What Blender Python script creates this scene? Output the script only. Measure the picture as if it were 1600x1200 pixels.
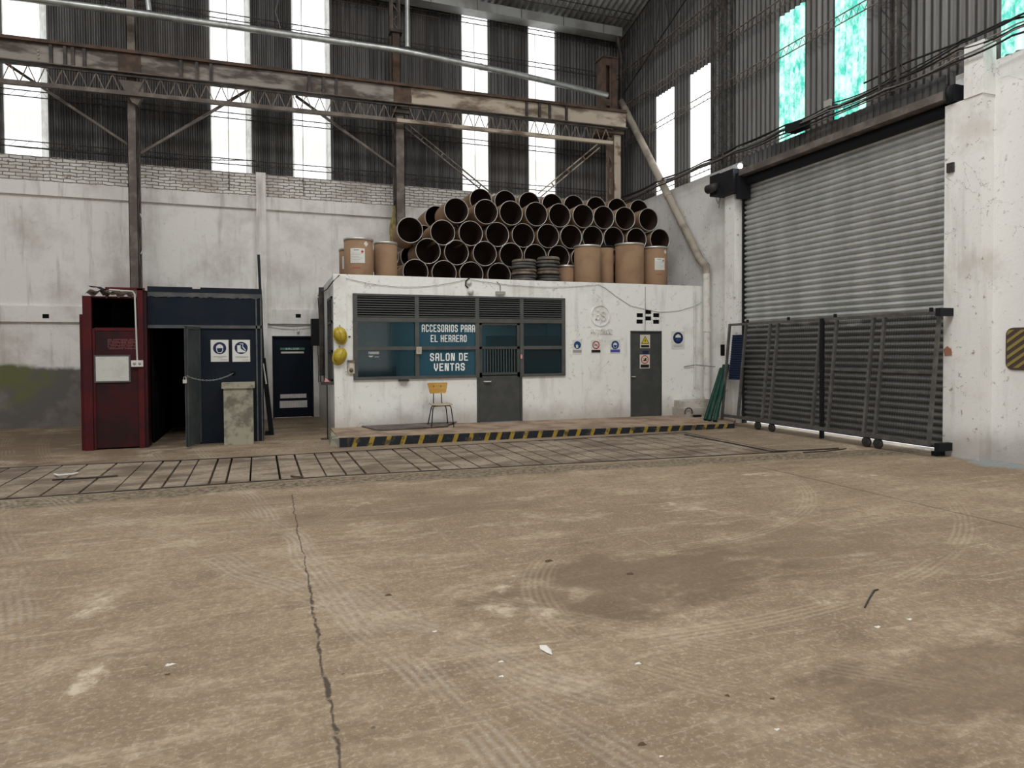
import bpy, bmesh, math, random
from math import sin, cos, pi, sqrt, radians
from mathutils import Vector, Matrix
random.seed(7)
S = bpy.context.scene
COL = S.collection
for o in list(bpy.data.objects): bpy.data.objects.remove(o)

# ---------------------------------------------------------------- camera
F_PX, YAW, PITCH, ROLL, CY, EYE = 1035.6, 0.35544, -0.02139, -0.006046, 569.05, 1.65
_F = Vector((sin(YAW)*cos(PITCH), cos(YAW)*cos(PITCH), sin(PITCH)))
_R = Vector((cos(YAW), -sin(YAW), 0)); _U = _R.cross(_F)
_R, _U = _R*cos(ROLL)+_U*sin(ROLL), _U*cos(ROLL)-_R*sin(ROLL)
cam_data = bpy.data.cameras.new('camera'); cam = bpy.data.objects.new('camera', cam_data); COL.objects.link(cam)
m = Matrix((_R, _U, -_F)).transposed().to_4x4(); m.translation = Vector((0, 0, EYE)); cam.matrix_world = m
cam_data.sensor_width = 36; cam_data.lens = F_PX*36/1600; cam_data.shift_y = -(600-CY)/1600
cam_data.clip_start = 0.05; cam_data.clip_end = 300
S.camera = cam
def at(px, py, X=None, Y=None, Z=None):
    """world point seen at a pixel of the 1600x1200 frame, on a plane X=, Y= or Z="""
    d = _F*F_PX + _R*(px-800) + _U*(CY-py)
    t = X/d.x if X is not None else Y/d.y if Y is not None else (Z-EYE)/d.z
    return Vector((0, 0, EYE)) + d*t

# ---------------------------------------------------------------- world, light, exposure
S.view_settings.view_transform = 'Standard'; S.view_settings.look = 'None'
S.view_settings.gamma = 1; S.view_settings.use_curve_mapping = False
S.view_settings.exposure = 0.33
W = bpy.data.worlds.new('overcast_sky'); S.world = W; W.use_nodes = True
W.node_tree.nodes['Background'].inputs[0].default_value = (0.86, 0.93, 1, 1)
W.node_tree.nodes['Background'].inputs[1].default_value = 2.5
def area(name, loc, sx, sy, power, rot=(0, 0, 0), col=(1, .98, .955)):
    l = bpy.data.lights.new(name, 'AREA'); l.shape = 'RECTANGLE'; l.size = sx; l.size_y = sy; l.energy = power; l.color = col
    o = bpy.data.objects.new(name, l); o.location = loc; o.rotation_euler = rot; COL.objects.link(o); return o
# added overhead fill lamps under the closed roof, standing in for roof daylight
for i, (x, y, p) in enumerate([(-7, 2.0, 520), (-1.5, 2.0, 620), (4.0, 2.0, 620), (8.2, 2.0, 380), (-3.5, -4.0, 420), (4.5, -4.0, 420)]):
    area('overhead_fill_light', (x, y, 13.0), 1.6, 7.0, p)
area('overhead_fill_light', (-4, 10.2, 12.3), 1.2, 3.4, 110)
area('overhead_fill_light', (4, 10.2, 12.3), 1.2, 3.4, 110)
area('rear_fill_light', (1.5, -7.8, 3.4), 9, 5.5, 330, (radians(90), 0, 0), (1, .98, .95))  # added fill lamp behind the camera; the rear wall has no opening

# ---------------------------------------------------------------- material helpers
class Mat:
    def __init__(s, name, rough=.8, metal=0.0):
        s.m = bpy.data.materials.new(name); s.m.use_nodes = True; s.nt = s.m.node_tree
        s.b = s.nt.nodes['Principled BSDF']; s.b.inputs['Roughness'].default_value = rough; s.b.inputs['Metallic'].default_value = metal
        s.b.inputs['Specular IOR Level'].default_value = .5 if rough < .5 else .18
        s.geo = s.nt.nodes.new('ShaderNodeNewGeometry'); s.P = s.geo.outputs['Position']
        s._sep = None
    def node(s, t, ins=None, **kw):
        n = s.nt.nodes.new(t)
        for k, v in kw.items(): setattr(n, k, v)
        for k, v in (ins or {}).items():
            if v is None: continue
            if isinstance(v, bpy.types.NodeSocket): s.nt.links.new(v, n.inputs[k])
            else: n.inputs[k].default_value = v
        return n
    def M(s, op, a, b=None, c=None): return s.node('ShaderNodeMath', {0: a, 1: b, 2: c}, operation=op).outputs[0]
    def xyz(s):
        if not s._sep: s._sep = s.node('ShaderNodeSeparateXYZ', {0: s.P})
        return s._sep.outputs[0], s._sep.outputs[1], s._sep.outputs[2]
    def scaled(s, v=(1, 1, 1), rot=(0, 0, 0), src=None):
        return s.node('ShaderNodeMapping', {'Vector': src or s.P, 'Scale': v, 'Rotation': rot}).outputs[0]
    def noise(s, scale, detail=4, rough=.55, vec=None, dist=0):
        return s.node('ShaderNodeTexNoise', {'Vector': vec or s.P, 'Scale': scale, 'Detail': detail, 'Roughness': rough, 'Distortion': dist}).outputs[0]
    def ramp(s, f, lo, hi, a=0.0, b=1.0):
        return s.node('ShaderNodeMapRange', {0: f, 1: lo, 2: hi, 3: a, 4: b}, interpolation_type='SMOOTHSTEP').outputs[0]
    def mix(s, f, a, b):
        n = s.node('ShaderNodeMix', {0: f}, data_type='RGBA')
        for i, v in ((6, a), (7, b)):
            if isinstance(v, bpy.types.NodeSocket): s.nt.links.new(v, n.inputs[i])
            else: n.inputs[i].default_value = (*v, 1) if len(v) == 3 else v
        return n.outputs[2]
    def color(s, c):
        if isinstance(c, bpy.types.NodeSocket): s.nt.links.new(c, s.b.inputs['Base Color'])
        else: s.b.inputs['Base Color'].default_value = (*c, 1)
        return s
    def bump(s, h, strength=.5, dist=.01):
        n = s.node('ShaderNodeBump', {'Height': h, 'Strength': strength, 'Distance': dist}); s.nt.links.new(n.outputs[0], s.b.inputs['Normal']); return s
def simple(name, c, rough=.6, metal=0.0, c2=None, scale=6, lo=.42, hi=.62, bump=0, stretch=(1, 1, 1)):
    a = Mat(name, rough, metal)
    if c2:
        n = a.noise(scale, 5, .6, a.scaled(stretch)); a.color(a.mix(a.ramp(n, lo, hi), c, c2))
        if bump: a.bump(n, bump, .01)
    else: a.color(c)
    return a.m
def emit(name, c, st):
    m_ = bpy.data.materials.new(name); m_.use_nodes = True; b = m_.node_tree.nodes['Principled BSDF']
    b.inputs['Base Color'].default_value = (*c, 1); b.inputs['Emission Color'].default_value = (*c, 1); b.inputs['Emission Strength'].default_value = st
    return m_

def whitewash(name, a1=(.74, .73, .70), a2=(.50, .47, .43), amount=(.50, .68), streak=.5, damp=0, peel=.5):
    a = Mat(name, .85)
    n1 = a.noise(.9, 7, .62); n2 = a.noise(1.6, 5, .6, a.scaled((3, 3, .35)))
    c = a.mix(a.ramp(n1, *amount), a1, a2)
    c = a.mix(a.M('MULTIPLY', a.ramp(n2, .52, .72), streak), c, tuple(x*.62 for x in a2))
    n3 = a.noise(9, 6, .7)
    c = a.mix(a.M('MULTIPLY', a.ramp(n3, .60, .68), peel), c, (.30, .27, .24))
    if peel >= .35:
        ck = a.M('ABSOLUTE', a.M('SUBTRACT', a.noise(1.1, 6, .6, dist=.5), .5)); ck = a.M('MULTIPLY', a.ramp(ck, .0032, .0010), a.ramp(a.noise(1.9, 3), .50, .58))
        c = a.mix(a.M('MULTIPLY', ck, .7), c, (.16, .15, .14))
    x, y, z = a.xyz()
    foot = a.M('ADD', z, a.M('MULTIPLY', a.noise(2.2, 5, .6), -.5))
    c = a.mix(a.ramp(foot, -.15, .35, .55, 0), c, (.24, .20, .16))
    if damp:
        edge = a.M('ADD', z, a.M('MULTIPLY', a.noise(1.1, 4, .6), -.45))
        msk = a.M('MULTIPLY', a.ramp(edge, 1.18, 1.06), a.ramp(x, -.6, -1.2))
        g = a.mix(a.ramp(a.noise(1.3, 4), .45, .62), (.13, .12, .115), (.20, .185, .17))
        moss = a.M('MULTIPLY', a.ramp(a.noise(.9, 3, .5, a.scaled((1, 1, 1.4))), .46, .60), a.ramp(z, .35, .8))
        g = a.mix(moss, g, (.14, .145, .07))
        c = a.mix(msk, c, g)
    a.color(c); a.bump(a.M('ADD', n3, a.M('MULTIPLY', a.noise(30, 3), .4)), .5, .012)
    return a.m
MAT = {}
MAT['wall_back'] = whitewash('worn_back_wall', (.78, .77, .74), (.56, .53, .495), (.42, .68), .5, damp=1, peel=.25)
MAT['wall_right'] = whitewash('white_right_wall', (.80, .80, .785), (.62, .61, .58), (.52, .74), .25, peel=.6)
MAT['pillar'] = whitewash('peeling_pillar', (.82, .82, .80), (.66, .64, .60), (.52, .70), .3, peel=.9)
MAT['office'] = whitewash('white_office_wall', (.84, .85, .825), (.64, .62, .59), (.52, .74), .35, peel=.4)
MAT['plain_wall'] = whitewash('plain_far_wall', (.5, .5, .48), (.4, .38, .36))
MAT['ledge'] = whitewash('rough_low_wall', (.64, .62, .57), (.38, .34, .29), (.45, .60), .5, peel=.9)

def brick_mat():
    a = Mat('painted_bricks', .9); x, y, z = a.xyz()
    v = a.node('ShaderNodeCombineXYZ', {0: x, 1: z, 2: 0.0}).outputs[0]
    w = a.node('ShaderNodeVectorMath', {0: v, 1: a.node('ShaderNodeVectorMath', {0: a.node('ShaderNodeTexNoise', {'Vector': a.P, 'Scale': 5.0}).outputs[1], 3: .07}, operation='SCALE').outputs[0]}, operation='ADD').outputs[0]
    b = a.node('ShaderNodeTexBrick', {'Vector': w, 'Color1': (.76, .74, .70, 1), 'Color2': (.62, .60, .56, 1), 'Mortar': (.17, .155, .14, 1), 'Scale': 1.0, 'Mortar Size': .010, 'Brick Width': .25, 'Row Height': .072, 'Mortar Smooth': .3})
    c = a.mix(a.ramp(a.noise(6, 6, .7), .56, .70), b.outputs[0], (.22, .16, .12))
    a.color(a.mix(a.ramp(a.noise(1.1, 4), .45, .65, 0, .5), c, (.30, .27, .24)))
    a.bump(a.M('SUBTRACT', 1.0, b.outputs[1]), .9, .02); return a.m
MAT['brick'] = brick_mat()

def floor_mat():
    a = Mat('dusty_concrete', .82); x, y, z = a.xyz()
    n_big = a.noise(.30, 5, .6, dist=.4); n_mid = a.noise(1.3, 7, .65, a.scaled((1, 1.7, 1), (0, 0, .35)))
    n_fine = a.noise(14, 8, .75); n_scr = a.noise(2.0, 6, .7, a.scaled((.55, 5, 1), (0, 0, -.95)), dist=.6)
    n_scr2 = a.noise(2.0, 7, .75, a.scaled((5, .45, 1), (0, 0, .38)), dist=.4)
    c = a.mix(a.ramp(n_big, .36, .64), (0.218, 0.161, 0.104), (0.309, 0.236, 0.157))
    c = a.mix(a.ramp(n_mid, .50, .68, 0, .60), c, (0.443, 0.360, 0.257))
    c = a.mix(a.ramp(n_mid, .47, .30, 0, .60), c, (0.139, 0.099, 0.063))
    c = a.mix(a.ramp(n_scr, .55, .64, 0, .50), c, (0.453, 0.369, 0.266))
    c = a.mix(a.ramp(n_scr, .45, .36, 0, .45), c, (0.165, 0.120, 0.081))
    c = a.mix(a.ramp(n_scr2, .56, .66, 0, .25), c, (0.433, 0.355, 0.257))
    n_line = a.noise(3.0, 8, .8, a.scaled((.5, 14, 1), (0, 0, -.75)), dist=.3)
    n_line2 = a.noise(2.6, 8, .8, a.scaled((14, .45, 1), (0, 0, -.30)), dist=.4)
    c = a.mix(a.ramp(n_line, .57, .67, 0, .24), c, (0.474, 0.389, 0.279))
    c = a.mix(a.ramp(n_line2, .44, .34, 0, .28), c, (0.154, 0.113, 0.077))
    c = a.mix(a.ramp(a.noise(40, 4, .7), .50, .62, 0, .35), c, (0.506, 0.452, 0.372))
    c = a.mix(a.ramp(n_fine, .42, .60, 0, .55), c, (0.180, 0.136, 0.093))
    n_pale = a.M('MULTIPLY', a.ramp(a.noise(.8, 7, .7, dist=.8), .585, .66), a.ramp(a.noise(7, 5, .7), .42, .60))
    c = a.mix(a.M('MULTIPLY', n_pale, .75), c, (0.577, 0.502, 0.387))
    # dark worn patches
    def blob(cx, cy, rx, ry, amt, col):
        nonlocal c
        dx = a.M('DIVIDE', a.M('SUBTRACT', x, cx), rx); dy = a.M('DIVIDE', a.M('SUBTRACT', y, cy), ry)
        d = a.M('ADD', a.M('SQRT', a.M('ADD', a.M('MULTIPLY', dx, dx), a.M('MULTIPLY', dy, dy))), a.M('MULTIPLY', a.M('SUBTRACT', n_mid, .5), 3.2))
        c = a.mix(a.M('MULTIPLY', a.ramp(d, 1.15, .55), amt), c, col)
    blob(2.5, 4.15, 1.25, .62, .62, (0.129, 0.093, 0.061)); blob(4.2, 4.35, 1.0, .6, .35, (0.165, 0.123, 0.084)); blob(3.7, 2.2, 1.5, .45, .55, (0.134, 0.097, 0.066))
    blob(-6, 14, 6, 3.2, .7, (0.154, 0.106, 0.072)); blob(1.5, 6.8, 1.6, .5, .35, (0.165, 0.123, 0.084)); blob(9.75, 6.3, .36, .7, .55, (0.260, 0.343, 0.394))
    # rough asphalt strip in front of the trench
    yn = a.M('ADD', a.M('MULTIPLY', a.M('MAXIMUM', a.M('SUBTRACT', x, .8), 0.0), -.105), 8.93)
    ds = a.M('ADD', a.M('SUBTRACT', yn, y), a.M('MULTIPLY', a.M('SUBTRACT', n_mid, .5), .5))
    strip = a.M('MULTIPLY', a.ramp(ds, .0, .05), a.ramp(ds, .62, .42))
    c = a.mix(a.M('MULTIPLY', strip, .9), c, a.mix(a.ramp(n_fine, .40, .60), (.07, .057, .045), (0.278, 0.222, 0.153)))
    # tyre tracks: thin parallel pale lines along wide arcs
    trk = None
    def ring(cx, cy, R, w, amt, cond=None, pitch=.045):
        nonlocal trk
        dx = a.M('SUBTRACT', x, cx); dy = a.M('SUBTRACT', y, cy)
        d = a.M('SUBTRACT', a.M('SQRT', a.M('ADD', a.M('MULTIPLY', dx, dx), a.M('MULTIPLY', dy, dy))), R)
        st = a.M('ADD', a.M('MULTIPLY', a.M('SINE', a.M('MULTIPLY', d, 2*pi/pitch)), .5), .5)
        k = a.M('MULTIPLY', a.M('MULTIPLY', a.ramp(a.M('ABSOLUTE', d), w, w*.7), st), amt)
        k = a.M('MULTIPLY', k, a.ramp(a.noise(1.7, 3), .35, .55))
        if cond: k = a.M('MULTIPLY', k, cond)
        trk = k if trk is None else a.M('MAXIMUM', trk, k)
    right = a.ramp(x, 2.2, 3.0); low1 = a.ramp(y, 7.3, 6.9)
    ring(3.2, 8.0, 3.35, .10, .8, a.M('MULTIPLY', right, low1)); ring(2.7, 9.0, 5.80, .11, .85, a.M('MULTIPLY', a.ramp(x, .6, 1.6), a.ramp(y, 5.4, 4.6)))
    ring(3.2, 3.7, 1.55, .14, .55, a.ramp(x, 2.3, 1.9))
    ring(-22, 0, 20.8, .11, .6); ring(-9, -8, 13.4, .12, .45); ring(-9, -8, 13.9, .11, .35)
    ring(-14, 14, 16.3, .12, .4, a.ramp(y, 7.6, 7.0)); ring(20, 20, 24.5, .12, .45)
    c = a.mix(a.M('MULTIPLY', trk, .30), c, (0.515, 0.433, 0.310))
    def line(x0, y0, x1, y1, w, amt):
        nonlocal trk
        L = math.hypot(x1-x0, y1-y0); nx, ny = -(y1-y0)/L, (x1-x0)/L
        d = a.M('ADD', a.M('SUBTRACT', a.M('ADD', a.M('MULTIPLY', x, nx), a.M('MULTIPLY', y, ny)), nx*x0+ny*y0), a.M('MULTIPLY', a.M('SUBTRACT', a.noise(.35, 2), .5), .7))
        st = a.M('ADD', a.M('MULTIPLY', a.M('SINE', a.M('MULTIPLY', d, 2*pi/.05)), .5), .5)
        k_ = a.M('MULTIPLY', a.M('MULTIPLY', a.ramp(a.M('ABSOLUTE', d), w, w*.6), st), a.M('MULTIPLY', a.ramp(a.noise(1.3, 4), .38, .6), amt)); return k_
    tl = a.M('MAXIMUM', line(.664, 3.663, .904, 2.462, .14, .9), line(-1.546, 7.57, .248, 4.783, .16, .7))
    tl = a.M('MAXIMUM', tl, a.M('MAXIMUM', line(-2.056, 6.64, -1.317, 4.263, .13, .6), line(.952, 3.639, 1.382, 2.279, .12, .6)))
    c = a.mix(a.M('MULTIPLY', tl, .32), c, (0.500, 0.460, 0.394))
    # long crack and slab joint
    cr = a.M('ABSOLUTE', a.M('ADD', a.M('SUBTRACT', x, .262), a.M('ADD', a.M('MULTIPLY', a.M('SUBTRACT', a.noise(2.2, 3), .5), .10), a.M('MULTIPLY', a.M('SUBTRACT', a.noise(11, 3), .5), .035))))
    wide = a.M('ADD', .003, a.M('MULTIPLY', a.M('MULTIPLY', a.ramp(a.noise(3.5, 4), .45, .68), a.ramp(y, 6.5, 3.0)), .012))
    near = a.ramp(y, 8.15, 8.0)
    crack = a.M('MULTIPLY', a.M('MULTIPLY', a.ramp(a.M('SUBTRACT', cr, wide), .006, -.004), near), a.ramp(a.noise(16, 4, .7), .34, .5))
    jt = a.M('ABSOLUTE', a.M('ADD', a.M('SUBTRACT', x, 6.44), a.M('MULTIPLY', a.M('SUBTRACT', a.noise(3, 3), .5), .05)))
    joint = a.M('MULTIPLY', a.M('MULTIPLY', a.ramp(jt, .016, .006), a.ramp(y, 7.7, 7.5)), .7)
    jt2 = a.M('ABSOLUTE', a.M('ADD', a.M('SUBTRACT', y, 1.33), a.M('MULTIPLY', a.M('SUBTRACT', a.noise(1, 3), .5), .22)))
    joint = a.M('MAXIMUM', joint, a.M('MULTIPLY', a.ramp(jt2, .008, .003), .25))
    c = a.mix(a.M('MAXIMUM', crack, joint), c, (.075, .062, .05))
    # specks
    vo = a.node('ShaderNodeTexVoronoi', {'Vector': a.P, 'Scale': 3.2}); 
    c = a.mix(a.M('MULTIPLY', a.ramp(vo.outputs[0], .045, .02), .8), c, (0.099, 0.085, 0.072))
    a.color(c)
    h = a.M('ADD', a.M('MULTIPLY', n_fine, .4), a.M('ADD', a.M('MULTIPLY', trk, .25), a.M('MULTIPLY', a.M('MAXIMUM', crack, joint), -2.2)))
    a.bump(a.M('ADD', h, a.M('MULTIPLY', n_mid, .6)), .45, .02); return a.m
MAT['floor'] = floor_mat()
def slab_mat():
    a = Mat('trench_concrete', .85); n = a.noise(1.0, 6, .65, a.scaled((1, 2.2, 1))); f = a.noise(16, 6, .7)
    c = a.mix(a.ramp(n, .38, .62), (.15, .115, .086), (.35, .29, .222)); c = a.mix(a.ramp(f, .42, .62, 0, .5), c, (.14, .11, .083))
    a.color(c); a.bump(f, .4, .01); return a.m
MAT['slab'] = slab_mat()
MAT['platform'] = simple('platform_concrete', (.38, .285, .205), .85, 0, (.23, .168, .122), 2.2, .40, .62, .3)
MAT['kerb_black'] = simple('kerb_black_paint', (.020, .023, .028), .7, 0, (.075, .068, .06), 9, .54, .70, .3)
MAT['kerb_yellow'] = simple('kerb_yellow_paint', (.33, .225, .035), .7, 0, (.09, .07, .045), 9, .48, .64, .3)
def clad(name, c1, c2, metal=.3, rough=.55):
    a = Mat(name, rough, metal); n = a.noise(1.2, 5, .6, a.scaled((5, 5, .25))); n2 = a.noise(.6, 3)
    c = a.mix(a.ramp(n, .40, .62), c1, c2); a.color(a.mix(a.ramp(n2, .5, .7, 0, .35), c, (.085, .066, .055))); return a.m
MAT['clad_back'] = clad('dark_back_cladding', (.058, .055, .055), (.125, .120, .117), .3, .45)
MAT['clad_right'] = clad('grey_gable_cladding', (.078, .077, .075), (.125, .122, .118), .35, .45)
MAT['roof'] = clad('roof_sheet', (.30, .31, .31), (.42, .42, .41), .4, .45)
MAT['steel_brown'] = simple('old_grey_brown_steel', (.12, .10, .088), .65, .3, (.20, .175, .155), 3, .42, .64, .2)
MAT['steel_web'] = simple('weathered_girder_web', (.30, .275, .25), .65, .2, (.095, .078, .066), 1.6, .44, .60, .2, (.5, 1, 1.6))
MAT['steel_rust'] = simple('rusty_steel', (.125, .082, .062), .75, .2, (.075, .055, .045), 4, .42, .62, .2)
MAT['steel_beige'] = simple('cream_painted_steel', (.42, .355, .28), .65, .1, (.17, .12, .085), 3.5, .50, .66, .2)
MAT['steel_dark'] = simple('dark_steel', (.055, .052, .05), .6, .4, (.10, .085, .075), 5, .45, .62)
MAT['web_cream_lit'] = simple('peeling_cream_web_lit', (.48, .415, .335), .65, .1, (.17, .125, .095), 1.8, .46, .62, .2, (.5, 1, 1.6))  # cream paint made paler, with light from the bright sheets in the colour
MAT['rod'] = simple('thin_rusty_rod', (.26, .215, .18), .6, .2, (.15, .12, .10), 5)
MAT['galv'] = simple('galvanised_pipe', (.50, .53, .52), .38, .7, (.36, .38, .375), 4)
MAT['pipe_beige'] = simple('beige_downpipe', (.40, .36, .30), .6, 0, (.23, .20, .17), 1.6, .44, .66, .1)
MAT['pipe_white'] = simple('white_painted_pipe', (.66, .65, .61), .6, 0, (.46, .43, .39), 4, .5, .7)
MAT['gutter'] = simple('zinc_gutter', (.42, .43, .42), .5, .4, (.30, .30, .29), 1.5)
def shutter_mat():
    a = Mat('galvanised_shutter', .36, .4); n = a.noise(1.4, 6, .65, a.scaled((1, 1.6, .35))); n2 = a.noise(25, 3, .6, a.scaled((1, 1, 3)))
    c = a.mix(a.ramp(n, .38, .64), (.46, .475, .47), (.58, .595, .585)); c = a.mix(a.ramp(n2, .60, .70, 0, .6), c, (.85, .86, .83))
    x, y, z = a.xyz()
    low_dark = a.ramp(a.M('ADD', z, a.M('MULTIPLY', a.noise(1.5, 4), .5)), 2.45, 2.35, 0, .72)  # slats coloured darker below gate height
    a.color(a.mix(low_dark, c, (.11, .108, .104))); return a.m
MAT['shutter'] = shutter_mat()
MAT['gate'] = simple('gate_grey_steel', (.10, .097, .092), .5, .3, (.145, .14, .133), 8)
MAT['mesh'] = simple('gate_wire', (.06, .058, .056), .55, .4)
MAT['black'] = simple('black_metal', (.012, .013, .016), .6)
MAT['blackhole'] = simple('hole_shade_black', (.004, .004, .005), .95)  # black colour standing in for shade inside holes and dark interiors
MAT['frame'] = simple('charcoal_frame_paint', (.085, .088, .086), .5, .1, (.105, .105, .10), 6)
MAT['doorgrey'] = simple('charcoal_door_paint', (.062, .067, .066), .5, .1, (.078, .08, .076), 4)
MAT['louvre'] = simple('louvre_grey', (.10, .105, .105), .5, .1)
MAT['navy'] = simple('navy_paint', (.0055, .011, .020), .6, .1, (.011, .016, .023), 1.6, .42, .62, .1)
MAT['navy_door'] = simple('navy_door_paint', (.002, .006, .014), .6, .1, (.003, .008, .016), 3)
MAT['navy_grey'] = simple('slate_trim_paint', (.075, .082, .088), .6, .1, (.11, .11, .11), 5)
MAT['greydoor'] = simple('grey_green_door_paint', (.055, .066, .07), .55, .1, (.08, .085, .085), 3)
MAT['red'] = simple('oxblood_paint', (.085, .011, .014), .55, .1, (.055, .011, .014), 2, .42, .62, .1)
MAT['red_dark'] = simple('worn_oxblood_panel', (.050, .010, .012), .55, .1, (.026, .011, .012), 1.7, .44, .60, .1)
MAT['perf'] = simple('perforated_vent_paint', (.26, .10, .11), .6, .1)
MAT['whiteboard'] = simple('whiteboard', (.55, .56, .53), .4, 0, (.48, .49, .46), 5)
MAT['plastic_white'] = simple('white_plastic', (.62, .61, .58), .45)
MAT['cream_plastic'] = simple('cream_plastic', (.52, .47, .36), .5)
MAT['stone'] = simple('mouldy_concrete_bin', (.34, .325, .255), .9, 0, (.16, .155, .12), 4.2, .46, .64, .5)
MAT['drum'] = simple('brown_fibreboard', (.29, .185, .113), .7, 0, (.24, .150, .092), 2.5, .40, .64)
MAT['drum_in'] = simple('shaded_drum_inside', (.038, .024, .020), .85)  # same cardboard inside, with the shade of the drum put into its colour
MAT['rim'] = simple('steel_drum_rim', (.55, .53, .50), .4, .7)
MAT['lid'] = simple('worn_dark_lid', (.12, .10, .085), .6, .2, (.21, .17, .13), 8)
MAT['lid2'] = simple('grey_dark_lid', (.075, .075, .072), .6, .2, (.13, .12, .11), 8)
MAT['pallet'] = simple('reddish_board', (.22, .09, .055), .8, 0, (.14, .07, .05), 6)
MAT['hat'] = simple('yellow_hard_hat', (.50, .38, .03), .4, 0, (.42, .31, .04), 9)
MAT['chair_yellow'] = simple('ochre_plywood', (.52, .30, .055), .45, 0, (.44, .24, .05), 5, .4, .6, 0, (1, 1, 5))
MAT['chair_seat'] = simple('pale_seat', (.42, .36, .25), .5)
MAT['green_pipe'] = simple('green_tube_paint', (.008, .042, .030), .5, .1, (.014, .06, .043), 7)
MAT['blue_mesh'] = simple('blue_panel_paint', (.012, .022, .055), .6, .2)
MAT['paper'] = simple('paper_white', (.66, .67, .64), .6)
MAT['paper_cream'] = simple('paper_cream', (.60, .58, .50), .6)
MAT['sign_blue'] = simple('sign_blue', (.022, .055, .19), .5)
MAT['sign_navy'] = simple('sign_navy', (.012, .028, .085), .5)
MAT['sign_lilac'] = simple('sign_lilac', (.08, .09, .36), .5)
MAT['sign_red'] = simple('sign_red', (.42, .045, .035), .5)
MAT['sign_yellow'] = simple('sign_yellow', (.60, .46, .02), .5)
MAT['sign_black'] = simple('sign_black', (.02, .02, .02), .5)
MAT['sign_green'] = simple('sign_green', (.06, .20, .13), .5)
MAT['sign_grey'] = simple('sign_grey', (.35, .34, .31), .5)
MAT['letters'] = simple('window_lettering', (.85, .89, .87), .6)
MAT['cable'] = simple('black_cable', (.025, .023, .022), .5)
MAT['cable_grey'] = simple('grey_cable', (.20, .19, .18), .5)
MAT['cable_white'] = simple('white_conduit', (.52, .51, .48), .5)
MAT['pink'] = simple('pink_plastic', (.70, .30, .30), .5)
MAT['leaf'] = simple('dry_leaf', (.10, .065, .04), .8)
MAT['chip'] = simple('pale_chip', (.66, .64, .60), .7)
MAT['hazard_dark'] = simple('hazard_brown', (.075, .055, .045), .6)
MAT['hazard_yellow'] = simple('hazard_olive', (.26, .215, .07), .6)
MAT['teal_wall'] = simple('office_interior_paint', (.36, .43, .44), .8)
MAT['office_dark'] = simple('office_dark_furniture', (.03, .04, .045), .7)
MAT['outside'] = simple('pale_yard_concrete', (.80, .80, .80), .9)
MAT['pink_wall'] = simple('dull_pink_render', (.40, .33, .31), .9, 0, (.30, .29, .24), 2)
MAT['pit_shade'] = simple('pit_shade_black', (.012, .010, .009), .95)  # near-black colour puts shade into the pit under the slab gaps
MAT['rag'] = simple('mustard_rag', (.30, .23, .07), .9, 0, (.16, .13, .08), 9)
MAT['foam'] = simple('exposed_brick', (.35, .17, .11), .9)
def glass_mat(name, tint, dif, k=.5):
    a = Mat(name, .06); nt = a.nt; out = nt.nodes['Material Output']
    tr = a.node('ShaderNodeBsdfTransparent', {0: (*tint, 1)}); a.b.inputs['Base Color'].default_value = (*dif, 1)
    mx = a.node('ShaderNodeMixShader', {0: k, 1: tr.outputs[0], 2: a.b.outputs[0]}); nt.links.new(mx.outputs[0], out.inputs[0]); return a.m
MAT['glass'] = glass_mat('teal_window_glass', (.50, .68, .72), (.014, .040, .050), .35)
MAT['glass_film'] = glass_mat('blue_filmed_glass', (.28, .52, .62), (.030, .105, .150), .72)
def panel_mat(name, c_hi, c_lo, st, axis, low=None, pitch=.10):
    """corrugated translucent sheet lit by the sky behind it"""
    a = Mat(name, .6); n = a.noise(3.2, 8, .75, a.scaled((2, 2, 1.1))); c = a.mix(a.ramp(n, .40, .62), c_hi, c_lo); a.color((.1, .1, .1))
    x, y, z = a.xyz(); u = x if axis == 'x' else y
    wv = a.M('SINE', a.M('MULTIPLY', u, 2*pi/pitch)); rib = a.ramp(wv, .2, 1.0, 1.0, .80)
    if low: c = a.mix(a.M('MULTIPLY', a.ramp(z, 7.05, 6.95), a.ramp(z, 6.35, 6.5)), c, low)
    c = a.mix(1.0, c, rib); c.node.blend_type = 'MULTIPLY'
    a.nt.links.new(c, a.b.inputs['Emission Color']); a.b.inputs['Emission Strength'].default_value = st
    return a.m
MAT['sky_panel'] = panel_mat('white_translucent_sheet', (1, 1, .99), (.96, .98, .98), 1.35, 'x', (.76, .74, .62))
MAT['sky_panel_side'] = panel_mat('white_gable_sheet', (1, 1, .99), (.96, .98, .98), 1.6, 'y', None, .14)
MAT['sky_edge'] = panel_mat('dull_sheet_edge', (.62, .63, .60), (.45, .45, .42), .95, 'x')
MAT['green_panel'] = panel_mat('green_translucent_sheet', (.60, 1, .86), (.008, .50, .38), 1.15, 'y', None, .14)
MAT['led'] = emit('led_lamp', (.9, .96, 1), 25)
MAT['tube'] = emit('office_light', (.7, .9, 1), 1.6)

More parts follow.
